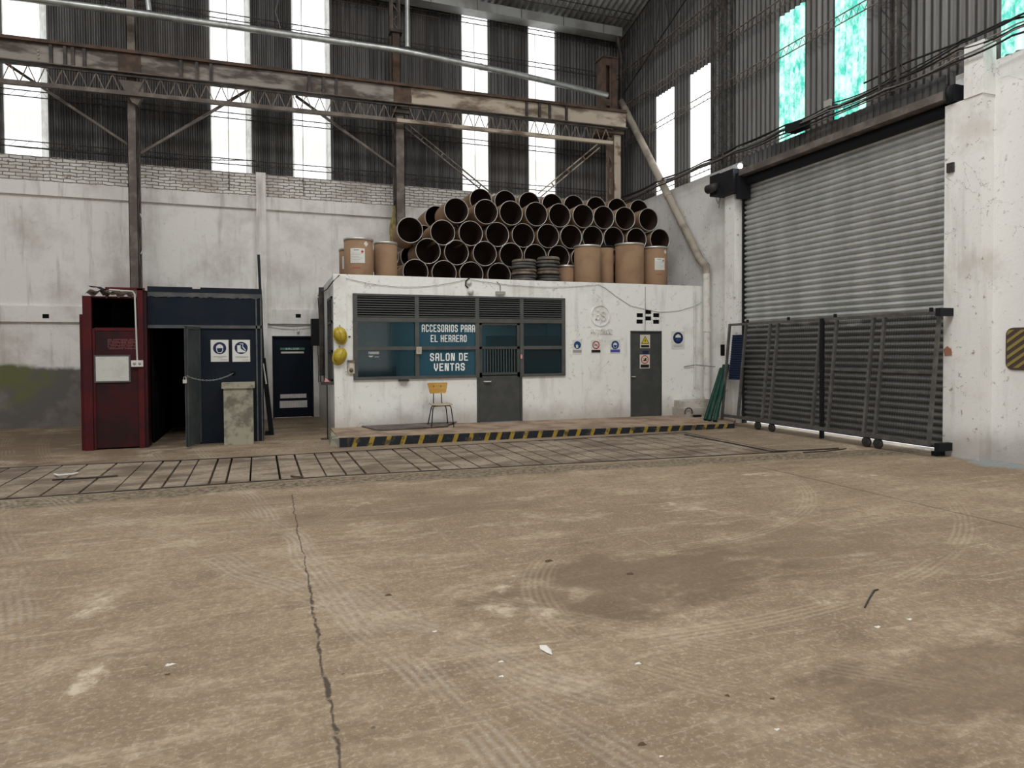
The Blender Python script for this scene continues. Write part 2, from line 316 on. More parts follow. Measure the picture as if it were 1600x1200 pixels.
# ---------------------------------------------------------------- mesh helpers
class MB:
    def __init__(s): s.v = []; s.f = []; s.mi = []; s.k = 0; s.sm = []
    def add(s, vs, fs, smooth=False):
        o = len(s.v); s.v += [tuple(p) for p in vs]; s.f += [tuple(i+o for i in f) for f in fs]; s.mi += [s.k]*len(fs); s.sm += [smooth]*len(fs); return s
    def box(s, x0, x1, y0, y1, z0, z1):
        x0, x1 = sorted((x0, x1)); y0, y1 = sorted((y0, y1)); z0, z1 = sorted((z0, z1))
        v = [(x, y, z) for z in (z0, z1) for y in (y0, y1) for x in (x0, x1)]
        return s.add(v, [(0, 2, 3, 1), (4, 5, 7, 6), (0, 1, 5, 4), (2, 6, 7, 3), (0, 4, 6, 2), (1, 3, 7, 5)])
    def bar(s, p, q, w, h, up=(0, 0, 1)):
        p, q = Vector(p), Vector(q); d = (q-p).normalized(); up = Vector(up)
        if abs(d.dot(up)) > .99: up = Vector((0, 1, 0))
        a = d.cross(up).normalized(); b = a.cross(d)
        v = [e + a*i*w/2 + b*j*h/2 for e in (p, q) for j in (-1, 1) for i in (-1, 1)]
        return s.add(v, [(0, 2, 3, 1), (4, 5, 7, 6), (0, 1, 5, 4), (2, 6, 7, 3), (0, 4, 6, 2), (1, 3, 7, 5)])
    def tube(s, pts, r, n=8, caps=True, closed=False):
        pts = [Vector(p) for p in pts]; N = len(pts); vs = []; fs = []; a = None
        for i, p in enumerate(pts):
            d = (pts[(i+1) % N if closed else min(i+1, N-1)] - pts[(i-1) % N if closed else max(i-1, 0)]).normalized()
            if a is None: a = d.orthogonal().normalized()
            a = (a - d*a.dot(d)).normalized(); b = d.cross(a); rr = r[i] if isinstance(r, (list, tuple)) else r
            vs += [p + (a*cos(2*pi*k/n) + b*sin(2*pi*k/n))*rr for k in range(n)]
        for i in range(N if closed else N-1):
            j = (i+1) % N
            fs += [(i*n+k, i*n+(k+1) % n, j*n+(k+1) % n, j*n+k) for k in range(n)]
        s.add(vs, fs, True)
        if caps and not closed: s.add(vs[:n], [tuple(range(n))[::-1]]); s.add(vs[-n:], [tuple(range(n))])
        return s
    def lathe(s, prof, c=(0, 0, 0), axis='Z', n=32, smooth=True):
        c = Vector(c); vs = []; fs = []
        for r, t in prof:
            for k in range(n):
                u, w = r*cos(2*pi*k/n), r*sin(2*pi*k/n)
                vs.append(c + (Vector((u, w, t)) if axis == 'Z' else Vector((u, t, w)) if axis == 'Y' else Vector((t, u, w))))
        for i in range(len(prof)-1):
            fs += [(i*n+k, i*n+(k+1) % n, (i+1)*n+(k+1) % n, (i+1)*n+k) for k in range(n)]
        return s.add(vs, fs, smooth)
    def prism(s, poly, plane, c0, c1):
        """poly in 2D extruded c0..c1 along the plane's normal: 'Y' -> (x,z), 'X' -> (y,z), 'Z' -> (x,y)"""
        f = {'Y': lambda a, b, c: (a, c, b), 'X': lambda a, b, c: (c, a, b), 'Z': lambda a, b, c: (a, b, c)}[plane]; n = len(poly)
        v = [f(a, b, c0) for a, b in poly] + [f(a, b, c1) for a, b in poly]
        return s.add(v, [tuple(range(n)), tuple(range(n, 2*n))[::-1]] + [(i, i+n, (i+1) % n+n, (i+1) % n) for i in range(n)])
    def wall(s, plane, c0, c1, u0, u1, z0, z1, holes):
        """wall slab with rectangular openings (ua, ub, za, zb)"""
        us = sorted({u0, u1, *[min(max(h[i], u0), u1) for h in holes for i in (0, 1)]}); zs = sorted({z0, z1, *[min(max(h[i], z0), z1) for h in holes for i in (2, 3)]})
        solid = lambda i, j: 0 <= i < len(us)-1 and 0 <= j < len(zs)-1 and not any(h[0] < (us[i]+us[i+1])/2 < h[1] and h[2] < (zs[j]+zs[j+1])/2 < h[3] for h in holes)
        P = (lambda u, c, z: (u, c, z)) if plane == 'Y' else (lambda u, c, z: (c, u, z))
        for i in range(len(us)-1):
            for j in range(len(zs)-1):
                if not solid(i, j): continue
                a, b, c, d = us[i], us[i+1], zs[j], zs[j+1]
                for cc in (c0, c1): s.add([P(a, cc, c), P(b, cc, c), P(b, cc, d), P(a, cc, d)], [(0, 1, 2, 3)])
                for (ii, jj, e) in ((i-1, j, [(a, c), (a, d)]), (i+1, j, [(b, c), (b, d)]), (i, j-1, [(a, c), (b, c)]), (i, j+1, [(a, d), (b, d)])):
                    if not solid(ii, jj): s.add([P(e[0][0], c0, e[0][1]), P(e[1][0], c0, e[1][1]), P(e[1][0], c1, e[1][1]), P(e[0][0], c1, e[0][1])], [(0, 1, 2, 3)])
        return s
    def corr(s, P, u0, u1, t0, t1, pitch=.10, amp=.020, per=8):
        """corrugated sheet: P(u, t, bulge) -> point, waves run along u"""
        n = max(2, int((u1-u0)/pitch*per)); vs = []
        for i in range(n+1):
            u = u0 + (u1-u0)*i/n; a = amp*sin(2*pi*u/pitch); vs += [P(u, t0, a), P(u, t1, a)]
        return s.add(vs, [(2*i, 2*i+1, 2*i+3, 2*i+2) for i in range(n)], True)
    def build(s, name, mats, parent=None, origin=None, label=None, cat=None, group=None, kind=None):
        me = bpy.data.meshes.new(name)
        if origin is None:
            if parent is not None: origin = (0, 0, 0)
            else:
                xs, ys, zs = zip(*s.v); origin = ((min(xs)+max(xs))/2, (min(ys)+max(ys))/2, min(zs))
        base = Vector(origin) if parent is None else wloc(parent) if origin != 'local' else Vector((0, 0, 0))
        me.from_pydata([tuple(Vector(p)-base) for p in s.v], [], s.f)
        for mt in (mats if isinstance(mats, (list, tuple)) else [mats]): me.materials.append(MAT[mt] if isinstance(mt, str) else mt)
        for p, i, sm in zip(me.polygons, s.mi, s.sm): p.material_index = i; p.use_smooth = sm
        bm = bmesh.new(); bm.from_mesh(me); bmesh.ops.recalc_face_normals(bm, faces=bm.faces); bm.to_mesh(me); bm.free()
        o = bpy.data.objects.new(name, me); COL.objects.link(o)
        if parent is None: o.location = base
        else: o.parent = parent
        o['_w'] = tuple(base); tag(o, label, cat, group, kind); return o
def wloc(o): return Vector(o['_w']) if '_w' in o else Vector(o.location)
def tag(o, label=None, cat=None, group=None, kind=None):
    for k, v in (('label', label), ('category', cat), ('group', group), ('kind', kind)):
        if v: o[k] = v
    return o
def thing(name, loc, label, cat, group=None):
    o = bpy.data.objects.new(name, None); COL.objects.link(o); o.location = loc; o['_w'] = tuple(loc); o.empty_display_size = .1
    return tag(o, label, cat, group)
def copy_tree(o, parent=None):
    c = o.copy(); COL.objects.link(c); c.parent = parent
    for ch in [x for x in o.children]: copy_tree(ch, c)
    return c
def B(*a): return MB().box(*a)
def T(*a, **k): return MB().tube(*a, **k)
def sag(p, q, d, n=12, wob=0):
    p, q = Vector(p), Vector(q); return [p.lerp(q, i/n) - Vector((0, 0, d*4*(i/n)*(1-i/n))) + Vector((0, 0, random.uniform(-wob, wob) if 0 < i < n else 0)) for i in range(n+1)]
ORD = 'first second third fourth fifth sixth seventh eighth ninth tenth eleventh twelfth thirteenth fourteenth fifteenth sixteenth seventeenth eighteenth nineteenth twentieth'.split()
TEENS = {0: ''}
def ordinal(i):
    if i < 20: return ORD[i]
    t = ['twenty', 'thirty', 'forty', 'fifty'][(i+1)//10-2]; r = (i+1) % 10
    return t+'-'+ORD[r-1] if r else {'twenty': 'twentieth', 'thirty': 'thirtieth', 'forty': 'fortieth', 'fifty': 'fiftieth'}[t]

# stroke lettering (octagonal sign-writer's capitals), 4 wide x 7 high
GL = {'A': [[(0, 0), (0, 6), (1, 7), (3, 7), (4, 6), (4, 0)], [(0, 3), (4, 3)]], 'C': [[(4, 5.4), (4, 6), (3, 7), (1, 7), (0, 6), (0, 1), (1, 0), (3, 0), (4, 1), (4, 1.6)]],
      'E': [[(4, 7), (0, 7), (0, 0), (4, 0)], [(0, 3.6), (3, 3.6)]], 'S': [[(4, 5.6), (4, 6), (3, 7), (1, 7), (0, 6), (0, 4.8), (1, 3.8), (3, 3.4), (4, 2.4), (4, 1), (3, 0), (1, 0), (0, 1), (0, 1.6)]],
      'O': [[(0, 1), (0, 6), (1, 7), (3, 7), (4, 6), (4, 1), (3, 0), (1, 0), (0, 1)]], 'R': [[(0, 0), (0, 7), (3, 7), (4, 6), (4, 4.4), (3, 3.4), (0, 3.4)], [(2.4, 3.4), (4, 2.2), (4, 0)]],
      'I': [[(2, 0), (2, 7)]], 'P': [[(0, 0), (0, 7), (3, 7), (4, 6), (4, 4), (3, 3), (0, 3)]], 'L': [[(0, 7), (0, 0), (4, 0)]], 'H': [[(0, 0), (0, 7)], [(4, 0), (4, 7)], [(0, 3.6), (4, 3.6)]],
      'N': [[(0, 0), (0, 7), (1, 7), (3, 0), (4, 0), (4, 7)]], 'D': [[(0, 0), (0, 7), (3, 7), (4, 6), (4, 1), (3, 0), (0, 0)]], 'V': [[(0, 7), (0, 3), (2, 0), (4, 3), (4, 7)]],
      'T': [[(0, 7), (4, 7)], [(2, 7), (2, 0)]], 'F': [[(4, 7), (0, 7), (0, 0)], [(0, 3.6), (3, 3.6)]], 'U': [[(0, 7), (0, 1), (1, 0), (3, 0), (4, 1), (4, 7)]], 'G': [[(4, 6), (3, 7), (1, 7), (0, 6), (0, 1), (1, 0), (3, 0), (4, 1), (4, 3.4), (2.4, 3.4)]],
      'B': [[(0, 0), (0, 7), (3, 7), (4, 6), (4, 4.6), (3, 3.6), (0, 3.6)], [(3, 3.6), (4, 2.6), (4, 1), (3, 0), (0, 0)]], 'M': [[(0, 0), (0, 7), (2, 4), (4, 7), (4, 0)]]}
def letters(mb, text, P, u0, u1, z0, z1, wt=.16, d=.004):
    """text fitted in u0..u1, z0..z1; P(u, z, out) maps to the world"""
    d0 = d; sn = 0
    n = len(text); adv = [(.45 if ch == ' ' else .35 if ch == 'I' else 1) for ch in text]; tot = sum(adv)+.32*(n-1); cw = (u1-u0)/tot; u = u0; w = cw*wt
    for ch, a in zip(text, adv):
        if ch in GL:
            for st in GL[ch]:
                q = [(u + ((x/4)*(cw-w) + w/2 if ch != 'I' else a*cw/2), z0 + w/2 + (y/7)*(z1-z0-w)) for x, y in st]
                for (ax, az), (bx, bz) in zip(q, q[1:]):
                    sn += 1; d = d0*(1+.06*(sn % 9)); L = math.hypot(bx-ax, bz-az) or 1e-6; dx, dz = (bx-ax)/L*w/2, (bz-az)/L*w/2
                    c = [(ax-dx-dz, az-dz+dx), (ax-dx+dz, az-dz-dx), (bx+dx+dz, bz+dz-dx), (bx+dx-dz, bz+dz+dx)]
                    mb.add([P(*e, -.0001*(sn % 9)) for e in c]+[P(*e, d) for e in c], [(0, 1, 2, 3), (7, 6, 5, 4), (0, 4, 5, 1), (1, 5, 6, 2), (2, 6, 7, 3), (3, 7, 4, 0)])
        u += (a+.32)*cw
    return mb
def disc_poly(cx, cz, r, n=28, a0=0, a1=2*pi): return [(cx+r*cos(a0+(a1-a0)*k/(n if a1-a0 >= 2*pi-.01 else n-1)), cz+r*sin(a0+(a1-a0)*k/(n if a1-a0 >= 2*pi-.01 else n-1))) for k in range(n)]
def ring_mb(mb, cx, cz, r0, r1, y0, y1, n=36):
    mb.lathe([(r0, y0), (r1, y0), (r1, y1), (r0, y1), (r0, y0)], (cx, 0, cz), 'Y', n, False); return mb

XR, YB = 9.95, 17.3          # inner faces of the right and the back wall
ZROOF0, PITCHR = 10.95, .26  # eaves height at the back wall, roof slope
XL, YF = -14.0, -8.0
RIDGE = 5.0

# ================================================================ SETTING
# floor with the covered trench
def yfar(x): return 11.37-.105*(x+2.8) if x < 0 else 11.13-.008*x
def ynear(x): return 8.98 if x < 1 else 8.98-.09*(x-1) if x < 3 else 8.80-.095*(x-3)
TX0, TX1 = -4.6, 7.75
def build_floor():
    mb = MB(); pit = MB(); xs = [TX0+i*(TX1-TX0)/16 for i in range(17)]
    for a, b in zip(xs, xs[1:]):
        mb.add([(a, YF, 0), (b, YF, 0), (b, ynear(b), 0), (a, ynear(a), 0)], [(0, 1, 2, 3)])
        mb.add([(a, yfar(a), 0), (b, yfar(b), 0), (b, YB+.2, 0), (a, YB+.2, 0)], [(0, 1, 2, 3)])
        pit.add([(a, ynear(a), -.002), (b, ynear(b), -.002), (b, ynear(b), -.6), (a, ynear(a), -.6)], [(0, 1, 2, 3)])
        pit.add([(a, yfar(a), -.002), (b, yfar(b), -.002), (b, yfar(b), -.6), (a, yfar(a), -.6)], [(0, 1, 2, 3)])
        pit.add([(a, ynear(a), -.6), (b, ynear(b), -.6), (b, yfar(b), -.6), (a, yfar(a), -.6)], [(0, 1, 2, 3)])
    for a, b in ((XL, TX0), (TX1, XR+.3)):
        mb.add([(a, YF, 0), (b, YF, 0), (b, YB+.2, 0), (a, YB+.2, 0)], [(0, 1, 2, 3)])
    for x in (TX0, TX1): pit.add([(x, ynear(x), 0), (x, yfar(x), 0), (x, yfar(x), -.6), (x, ynear(x), -.6)], [(0, 1, 2, 3)])
    pit.build('floor_pit', 'pit_shade', kind='structure')
    return mb.build('floor', 'floor', kind='structure')
build_floor()
B(XR+.3, 60, -50, 90, -.12, -.03).build('ground_outside', 'outside', kind='structure')
B(-60, XR+.3, YB+.2, 90, -.12, -.03).build('ground_outside', 'outside', kind='structure')

# back wall masonry with the exit doorway
ex0, ex1, exz = .147, 1.111, 2.03
MB().wall('Y', YB, YB+.25, XL, XR, -.05, 5.40, [(ex0, ex1, -.1, exz)]).build('wall_back', 'wall_back', kind='structure')
B(XL, XR, YB+.01, YB+.24, 5.40, 5.96).build('wall_back_brick', 'brick', kind='structure')
B(XL, XR, YB-.07, YB, 5.10, 5.40).build('trim_1', 'wall_back', kind='structure')
mb = B(XL, -.17, YB-.07, YB, 2.33, 2.68); mb.box(.05, 1.24, YB-.07, YB, 2.33, 2.68); mb.build('trim_2', 'wall_back', kind='structure')
B(-.17, .05, YB-.16, YB, 0, 5.96).build('wall_back_pilaster', 'wall_back', kind='structure')
# back cladding with translucent sheets
winsB = [(-9.6, -8.75), (-7.4, -6.6), (-5.27, -4.45), (-1.16, -.26), (.70, 1.61), (5.06, 5.81), (7.01, 7.83)]
PB = lambda u, t, b: (u, YB+.12+b, t)
ztopB = ZROOF0-.15
def strips(wins, u0, u1): 
    e = u0
    for a, b in sorted(wins): yield e, a; e = b
    yield e, u1
mb = MB()
for a, b in strips(winsB, XL, XR+.2): mb.corr(PB, a, b, 5.9, ztopB+.3)
mb.build('wall_back_cladding', 'clad_back', kind='structure')
for i, (a, b) in enumerate(winsB):
    w = MB(); e0, e1 = (.03, .13) if i < 5 else (.02, .02); w.k = 1; w.corr(PB, a, a+e0, 5.93, ztopB+.3); w.corr(PB, b-e1, b, 5.93, ztopB+.3); w.k = 0; w.corr(PB, a+e0, b-e1, 5.93, ztopB+.3)
    w.build('window_%d' % (i+1), ['sky_panel', 'sky_edge'], kind='structure')
# right wall masonry
SH0, SH1, SHZ = 7.22, 12.0, 5.27
MB().wall('X', XR, XR+.25, YF, YB+.2, -.05, 5.80, [(SH0, SH1, -.1, 5.9)]).build('wall_right', 'wall_right', kind='structure')
B(XR-.25, XR, 12.02, 12.34, 0, 5.35).build('wall_right_pier', 'pillar', kind='structure')
mb = B(XR-.25, XR, 6.64, SH0-.02, 0, 5.30); mb.box(XR-.27, XR, 6.62, 6.90, 5.30, 6.06)
mb.build('wall_right_pier', 'pillar', kind='structure')
# gable cladding
PR = lambda u, t, b: (XR+.12+b, u, t)
winsR = [(14.86, 15.68, 5.80, 8.5, 'sky_panel_side'), (13.36, 14.16, 5.80, 8.5, 'sky_panel_side'), (10.40, 11.10, 5.93, 8.5, 'green_panel'), (8.92, 9.62, 5.93, 8.5, 'green_panel'), (5.80, 6.64, 5.86, 8.5, 'green_panel'), (3.3, 4.1, 5.86, 8.5, 'green_panel')]
def roof_z(y): return ZROOF0+PITCHR*(YB-y) if y > RIDGE else ZROOF0+PITCHR*(YB-RIDGE)-PITCHR*(RIDGE-y)
mb = MB(); e = YF
def gable(mb, a, b):
    n = int((b-a)/.14*8)+1; vs = []
    for i in range(n+1):
        u = a+(b-a)*i/n; z0 = 5.20 if SH0-.3 < u < SH1+.02 else 5.70; am = .024*sin(2*pi*u/.14); vs += [(XR+.12+am, u, z0), (XR+.12+am, u, roof_z(u)+.1)]
    mb.add(vs, [(2*i, 2*i+1, 2*i+3, 2*i+2) for i in range(n)], True)
for a, b, z0, z1, mt in sorted(winsR):
    gable(mb, e, a); mb.corr(PR, a, b, z1, roof_z(a)+.1, .14, .024); mb.corr(PR, a, b, 5.2 if SH0 < a < SH1 else 5.7, z0, .14, .024); e = b
gable(mb, e, YB+.2)
mb.build('wall_right_cladding', 'clad_right', kind='structure')
for i, (a, b, z0, z1, mt) in enumerate(winsR):
    MB().corr(PR, a, b, z0, z1, .14, .024).build('window_%d' % (8+i), mt, kind='structure')
# far walls behind and left of the camera
B(XL-.2, XL, YF, YB+.2, 0, 11.2).build('wall_left', 'plain_wall', kind='structure')
B(XL, XR, YF-.2, YF, 0, 11.0).build('wall_rear', 'plain_wall', kind='structure')
# roof
mb = MB(); mb.corr(lambda u, t, b: (u, t, roof_z(t)+b), XL, XR+.3, RIDGE, YB+.3, .18, .03, 8); mb.corr(lambda u, t, b: (u, t, roof_z(t)+b), XL, XR+.3, YF-.3, RIDGE, .18, .03, 8)
mb.build('ceiling', 'roof', kind='structure')

B(-3, 6, 19.2, 19.4, -.05, 3.4).build('wall_outside', 'pink_wall', kind='structure')
# ---------------- office block
OX, OY, OZ = 1.24, 13.3, 3.15
fp = lambda px, py: at(px, py, Y=OY)
WX0, WX1 = fp(553, 500).x, fp(881, 500).x; WZ1 = 2.78; WZ0 = 1.075
DX0, DX1 = fp(745, 600).x, fp(815.5, 600).x
D2X0, D2X1, D2Z = fp(985, 590).x, fp(1034, 590).x, fp(1010, 517).z
holes = [(WX0, WX1, WZ0, WZ1), (DX0, DX1, .0, WZ0+.01), (D2X0, D2X1, .0, D2Z)]
vents = [(995, 494), (995, 505), (1008, 489), (1008, 499), (1021, 494), (1021, 505)]
vents = [(995, 489+3.5), (995, 502.5), (1009.5, 488), (1009, 498), (1023, 493), (1022, 502.5)]
vh = []
for px, py in [(999.8, 492.5), (999.5, 502.5), (1013, 487.5), (1012.8, 497.5), (1025.5, 492.5), (1025.3, 502.8)]:
    p = fp(px, py); vh.append((p.x-.083, p.x+.083, p.z-.047, p.z+.047))
MB().wall('Y', OY, OY+.1, OX, XR-.001, 0, OZ, holes+vh).build('wall_office_front', 'office', kind='structure')
mb = MB(); mb.box(OX+.0, OX+.24, OY-.03, OY, .12, OZ-.02)
mb.build('trim_3', 'office', kind='structure')
SWY0, SWY1 = 13.45, 14.35
MB().wall('X', OX, OX+.18, OY+.1, YB, 0, OZ-.03, [(SWY0, SWY1, 1.05, 2.72)]).build('wall_office_left', 'office', kind='structure')
B(OX, XR, OY+.1, YB, 2.92, 3.05).build('ceiling_office', 'wall_back', kind='structure')
B(OX+.18, XR, 16.2, 16.3, 0, 2.92).build('wall_office_inner', 'teal_wall', kind='structure')
B(OX+.185, OX+.2, SWY1+.02, 16.2, .1, 2.92).build('wall_office_lining', 'teal_wall', kind='structure')
B(7.0, 7.1, OY+.2, 16.2, 0, 2.92).build('wall_office_partition', 'teal_wall', kind='structure')
B(OX+.18, XR, OY+.1, 16.2, .01, .10).build('floor_office', 'teal_wall', kind='structure')
for i, h in enumerate(vh):
    B(h[0]-.01, h[1]+.01, OY+.012, OY+.09, h[2]-.01, h[3]+.01).build('air_vent', 'blackhole', label=['upper left', 'lower left', 'upper middle', 'lower middle', 'upper right', 'lower right'][i]+' black air hole of the cluster above the small grey door', cat='vent', group='air holes above the small grey door')
area('office_lamp_light', (4.3, 15.0, 2.85), 1.6, .3, 17, col=(.75, .92, 1))
area('office_lamp_light', (8.3, 15.0, 2.85), .3, .6, 5, col=(.75, .92, 1))
B(3.2, 4.3, 15.2, 15.3, 2.82, 2.90).build('ceiling_light', 'tube', label='bluish tube light glowing behind the lettered window pane', cat='light')

# platform with kerb
def build_platform():
    t = thing('loading_platform', (5.1, 12.4, 0), 'low concrete walkway in front of the white office, hazard striped kerb', 'platform')
    zt = lambda x: .155-(x-1.2)*.0085
    ys = lambda x: 11.62-(x-1.15)*.045
    ye = 11.80
    mb = MB(); n = 16; xs = [1.16+(9.10-1.16)*i/n for i in range(n+1)]
    top = []
    for a, b in zip(xs, xs[1:]):
        y0, y1 = ys(a)+.06, ys(b)+.06
        v = [(a, y0, -.02), (b, y1, -.02), (b, OY-.002, -.02), (a, OY-.002, -.02), (a, y0, zt(a)), (b, y1, zt(b)), (b, OY-.002, zt(b)), (a, OY-.002, zt(a))]
        mb.add(v, [(0, 1, 5, 4), (4, 5, 6, 7), (0, 4, 7, 3), (1, 2, 6, 5)])
    mb.add([(9.10, ys(9.10)+.06, 0), (XR-.26, 11.95, 0), (XR-.26, OY, 0), (9.10, OY, 0), (9.10, ys(9.10)+.06, zt(9.1)), (XR-.26, 11.95, zt(9.1)), (XR-.26, OY, zt(9.1)), (9.10, OY, zt(9.1))], [(0, 1, 5, 4), (4, 5, 6, 7), (1, 2, 6, 5)])
    mb.build('walkway_slab', 'platform', t)
    # kerb face: dark band with slanted yellow stripes
    k = MB(); pts = []
    def quad(x0, x1, s, out, mi):
        k.k = mi
        z = lambda x: zt(x)+.004
        y = lambda x: ys(x)-out
        k.add([(x0, y(x0), .0), (x1, y(x1), .0), (x1+s, y(x1+s), z(x1+s)), (x0+s, y(x0+s), z(x0+s)), (x0, ys(x0)+.07, .0), (x1, ys(x1)+.07, .0), (x1+s, ys(x1)+.07, z(x1)), (x0+s, ys(x0)+.07, z(x0))],
              [(0, 1, 2, 3), (3, 2, 6, 7), (0, 3, 7, 4), (1, 5, 6, 2)])
    x = 1.16; xe = 9.08
    bnd = [1.16]
    stripes = [at(px, 685, Y=11.5).x for px in (556, 581, 607, 631, 659, 688, 712, 736, 761, 779, 799, 820, 842, 865)]
    stripes += [at(870+q/4.8, 672, Y=11.35).x for q in (80, 172, 275, 385, 470, 565, 665, 755, 840, 925, 1015, 1095, 1180, 1245, 1325)]
    k.k = 0
    for a, b in zip(xs, xs[1:]): quad(a, b, 0, 0, 0)
    stripes = sorted(stripes); 
    for sx in stripes:
        w = .040; 
        if sx < 9.0: quad(sx-w-.02, sx+w-.02, .05, .004, 1)
    k.build('kerb', ['kerb_black', 'kerb_yellow'], t)
    # side kerb to the left, sloping back to the office corner
    MB().add([(1.16, 11.64, 0), (1.02, 11.9, 0), (1.13, OY-.1, 0), (1.24, OY-.1, 0), (1.16, 11.64, .157), (1.06, 11.9, .12), (1.15, OY-.1, .12), (1.24, OY-.1, .157)], [(0, 1, 5, 4), (1, 2, 6, 5), (2, 3, 7, 6), (4, 5, 6, 7)]).build('side_kerb', 'stone', t)
    return zt
ZP = build_platform()
# raised patch plate on the walkway at the left
pz = ZP(1.7)+.003
MB().add([(1.75, 13.27, pz), (1.9, 12.62, pz), (2.05, 12.45, pz), (3.35, 12.65, pz), (3.4, 12.85, pz), (3.7, 13.27, pz)]+[(1.75, 13.27, pz+.02), (1.9, 12.62, pz+.02), (2.05, 12.45, pz+.02), (3.35, 12.65, pz+.02), (3.4, 12.85, pz+.02), (3.7, 13.27, pz+.02)], [(6, 7, 8, 9, 10, 11)]+[(i, (i+1) % 6, (i+1) % 6+6, i+6) for i in range(6)]).build('steel_plate', 'steel_brown', label='thin dark steel plate lying on the walkway left of the yellow chair', cat='plate')

# ---------------- trench cover slabs
gx = [-3.12, -2.81, -2.49, -2.10, -1.74, -1.48, -1.23, -.985, -.715, -.51, -.23, .13, .41, .71, .965, 1.225, 1.54, 1.96, 2.23, 2.52, 2.79, 3.10]
x = -3.12
left = []
while x > TX0+.6: x -= random.choice((.3, .36, .36)); left.append(x)
gx = sorted(left)[0:]+gx
x = 3.10
while x < TX1-.42: x += random.choice((.28, .30, .34)); gx.append(x)
gx = [TX0+.02]+[g for g in gx if TX0+.2 < g < TX1-.15]+[TX1-.02]
vis = [i for i in range(len(gx)-1) if gx[i+1] > -4.2]
for i, (a, b) in enumerate(zip(gx, gx[1:])):
    g = .011 + (.008 if i % 3 == 0 else 0); a2, b2 = a+g, b-g; z = random.uniform(-.004, .002); q = .03
    sk = .02
    v = [(a2+sk, ynear(a2)+q, z-.12), (b2+sk, ynear(b2)+q, z-.12), (b2, yfar(b2)-q, z-.12), (a2, yfar(a2)-q, z-.12), (a2+sk, ynear(a2)+q, z), (b2+sk, ynear(b2)+q, z), (b2, yfar(b2)-q, z), (a2, yfar(a2)-q, z)]
    lab = ('concrete trench cover slab, %s from the left end of the strip' % ordinal(i))
    MB().add(v, [(0, 1, 5, 4), (1, 2, 6, 5), (2, 3, 7, 6), (3, 0, 4, 7), (4, 5, 6, 7), (0, 3, 2, 1)]).build('trench_slab', 'slab', label=lab, cat='slab', group='slabs covering the long floor trench')
mb = MB(); xs = [TX0+i*(TX1-TX0)/16 for i in range(17)]
for a, b in zip(xs, xs[1:]): mb.bar((a, ynear(a)-.01, .004), (b, ynear(b)-.01, .004), .035, .012)
mb.build('steel_edge', 'steel_dark', label='rusty dark steel angle along the near edge of the trench', cat='edging')
mb = MB()
for a, b in zip(xs, xs[1:]): mb.bar((a, yfar(a)+.01, .003), (b, yfar(b)+.01, .003), .03, .010)
mb.build('steel_edge', 'steel_brown', label='thin steel angle along the far edge of the trench, by the kerb', cat='edging')
p, q = at(1205, 705, Z=0), at(1312, 700, Z=0)
T([at(1070, 679, Z=.01), at(1140, 692, Z=.01), at(1205, 705, Z=.01), at(1260, 703.5, Z=.01), at(1310, 700.5, Z=.015)], .014, 6).build('steel_strip', 'steel_dark', label='bent dark steel strip on the floor before the wheeled gate', cat='strip')
T([at(1255, 707, Z=.008), at(1290, 705, Z=.008), at(1322, 701, Z=.012)], .01, 6).build('steel_strip', 'steel_dark', label='short dark rod on the floor before the wheeled gate', cat='rod')
T([at(82, 749.5, Z=.012), at(130, 747, Z=.012), at(184, 743, Z=.012)], .012, 6).build('steel_rod', 'steel_dark', label='thin dark rod lying on the trench slabs at far left', cat='rod')
T([at(85, 741, Z=.02), at(92, 743, Z=.03), at(103, 741.5, Z=.02), at(112, 741, Z=.03), at(121, 739, Z=.02)], .014, 6).build('paper_strip', 'paper', label='crumpled white strip on the trench slabs at far left', cat='litter')
T([at(455, 744, Z=.01), at(462, 745, Z=.02), at(474, 745, Z=.01)], .012, 5).build('wire_scrap', 'leaf', label='small brown wire scrap on the trench slabs', cat='litter')

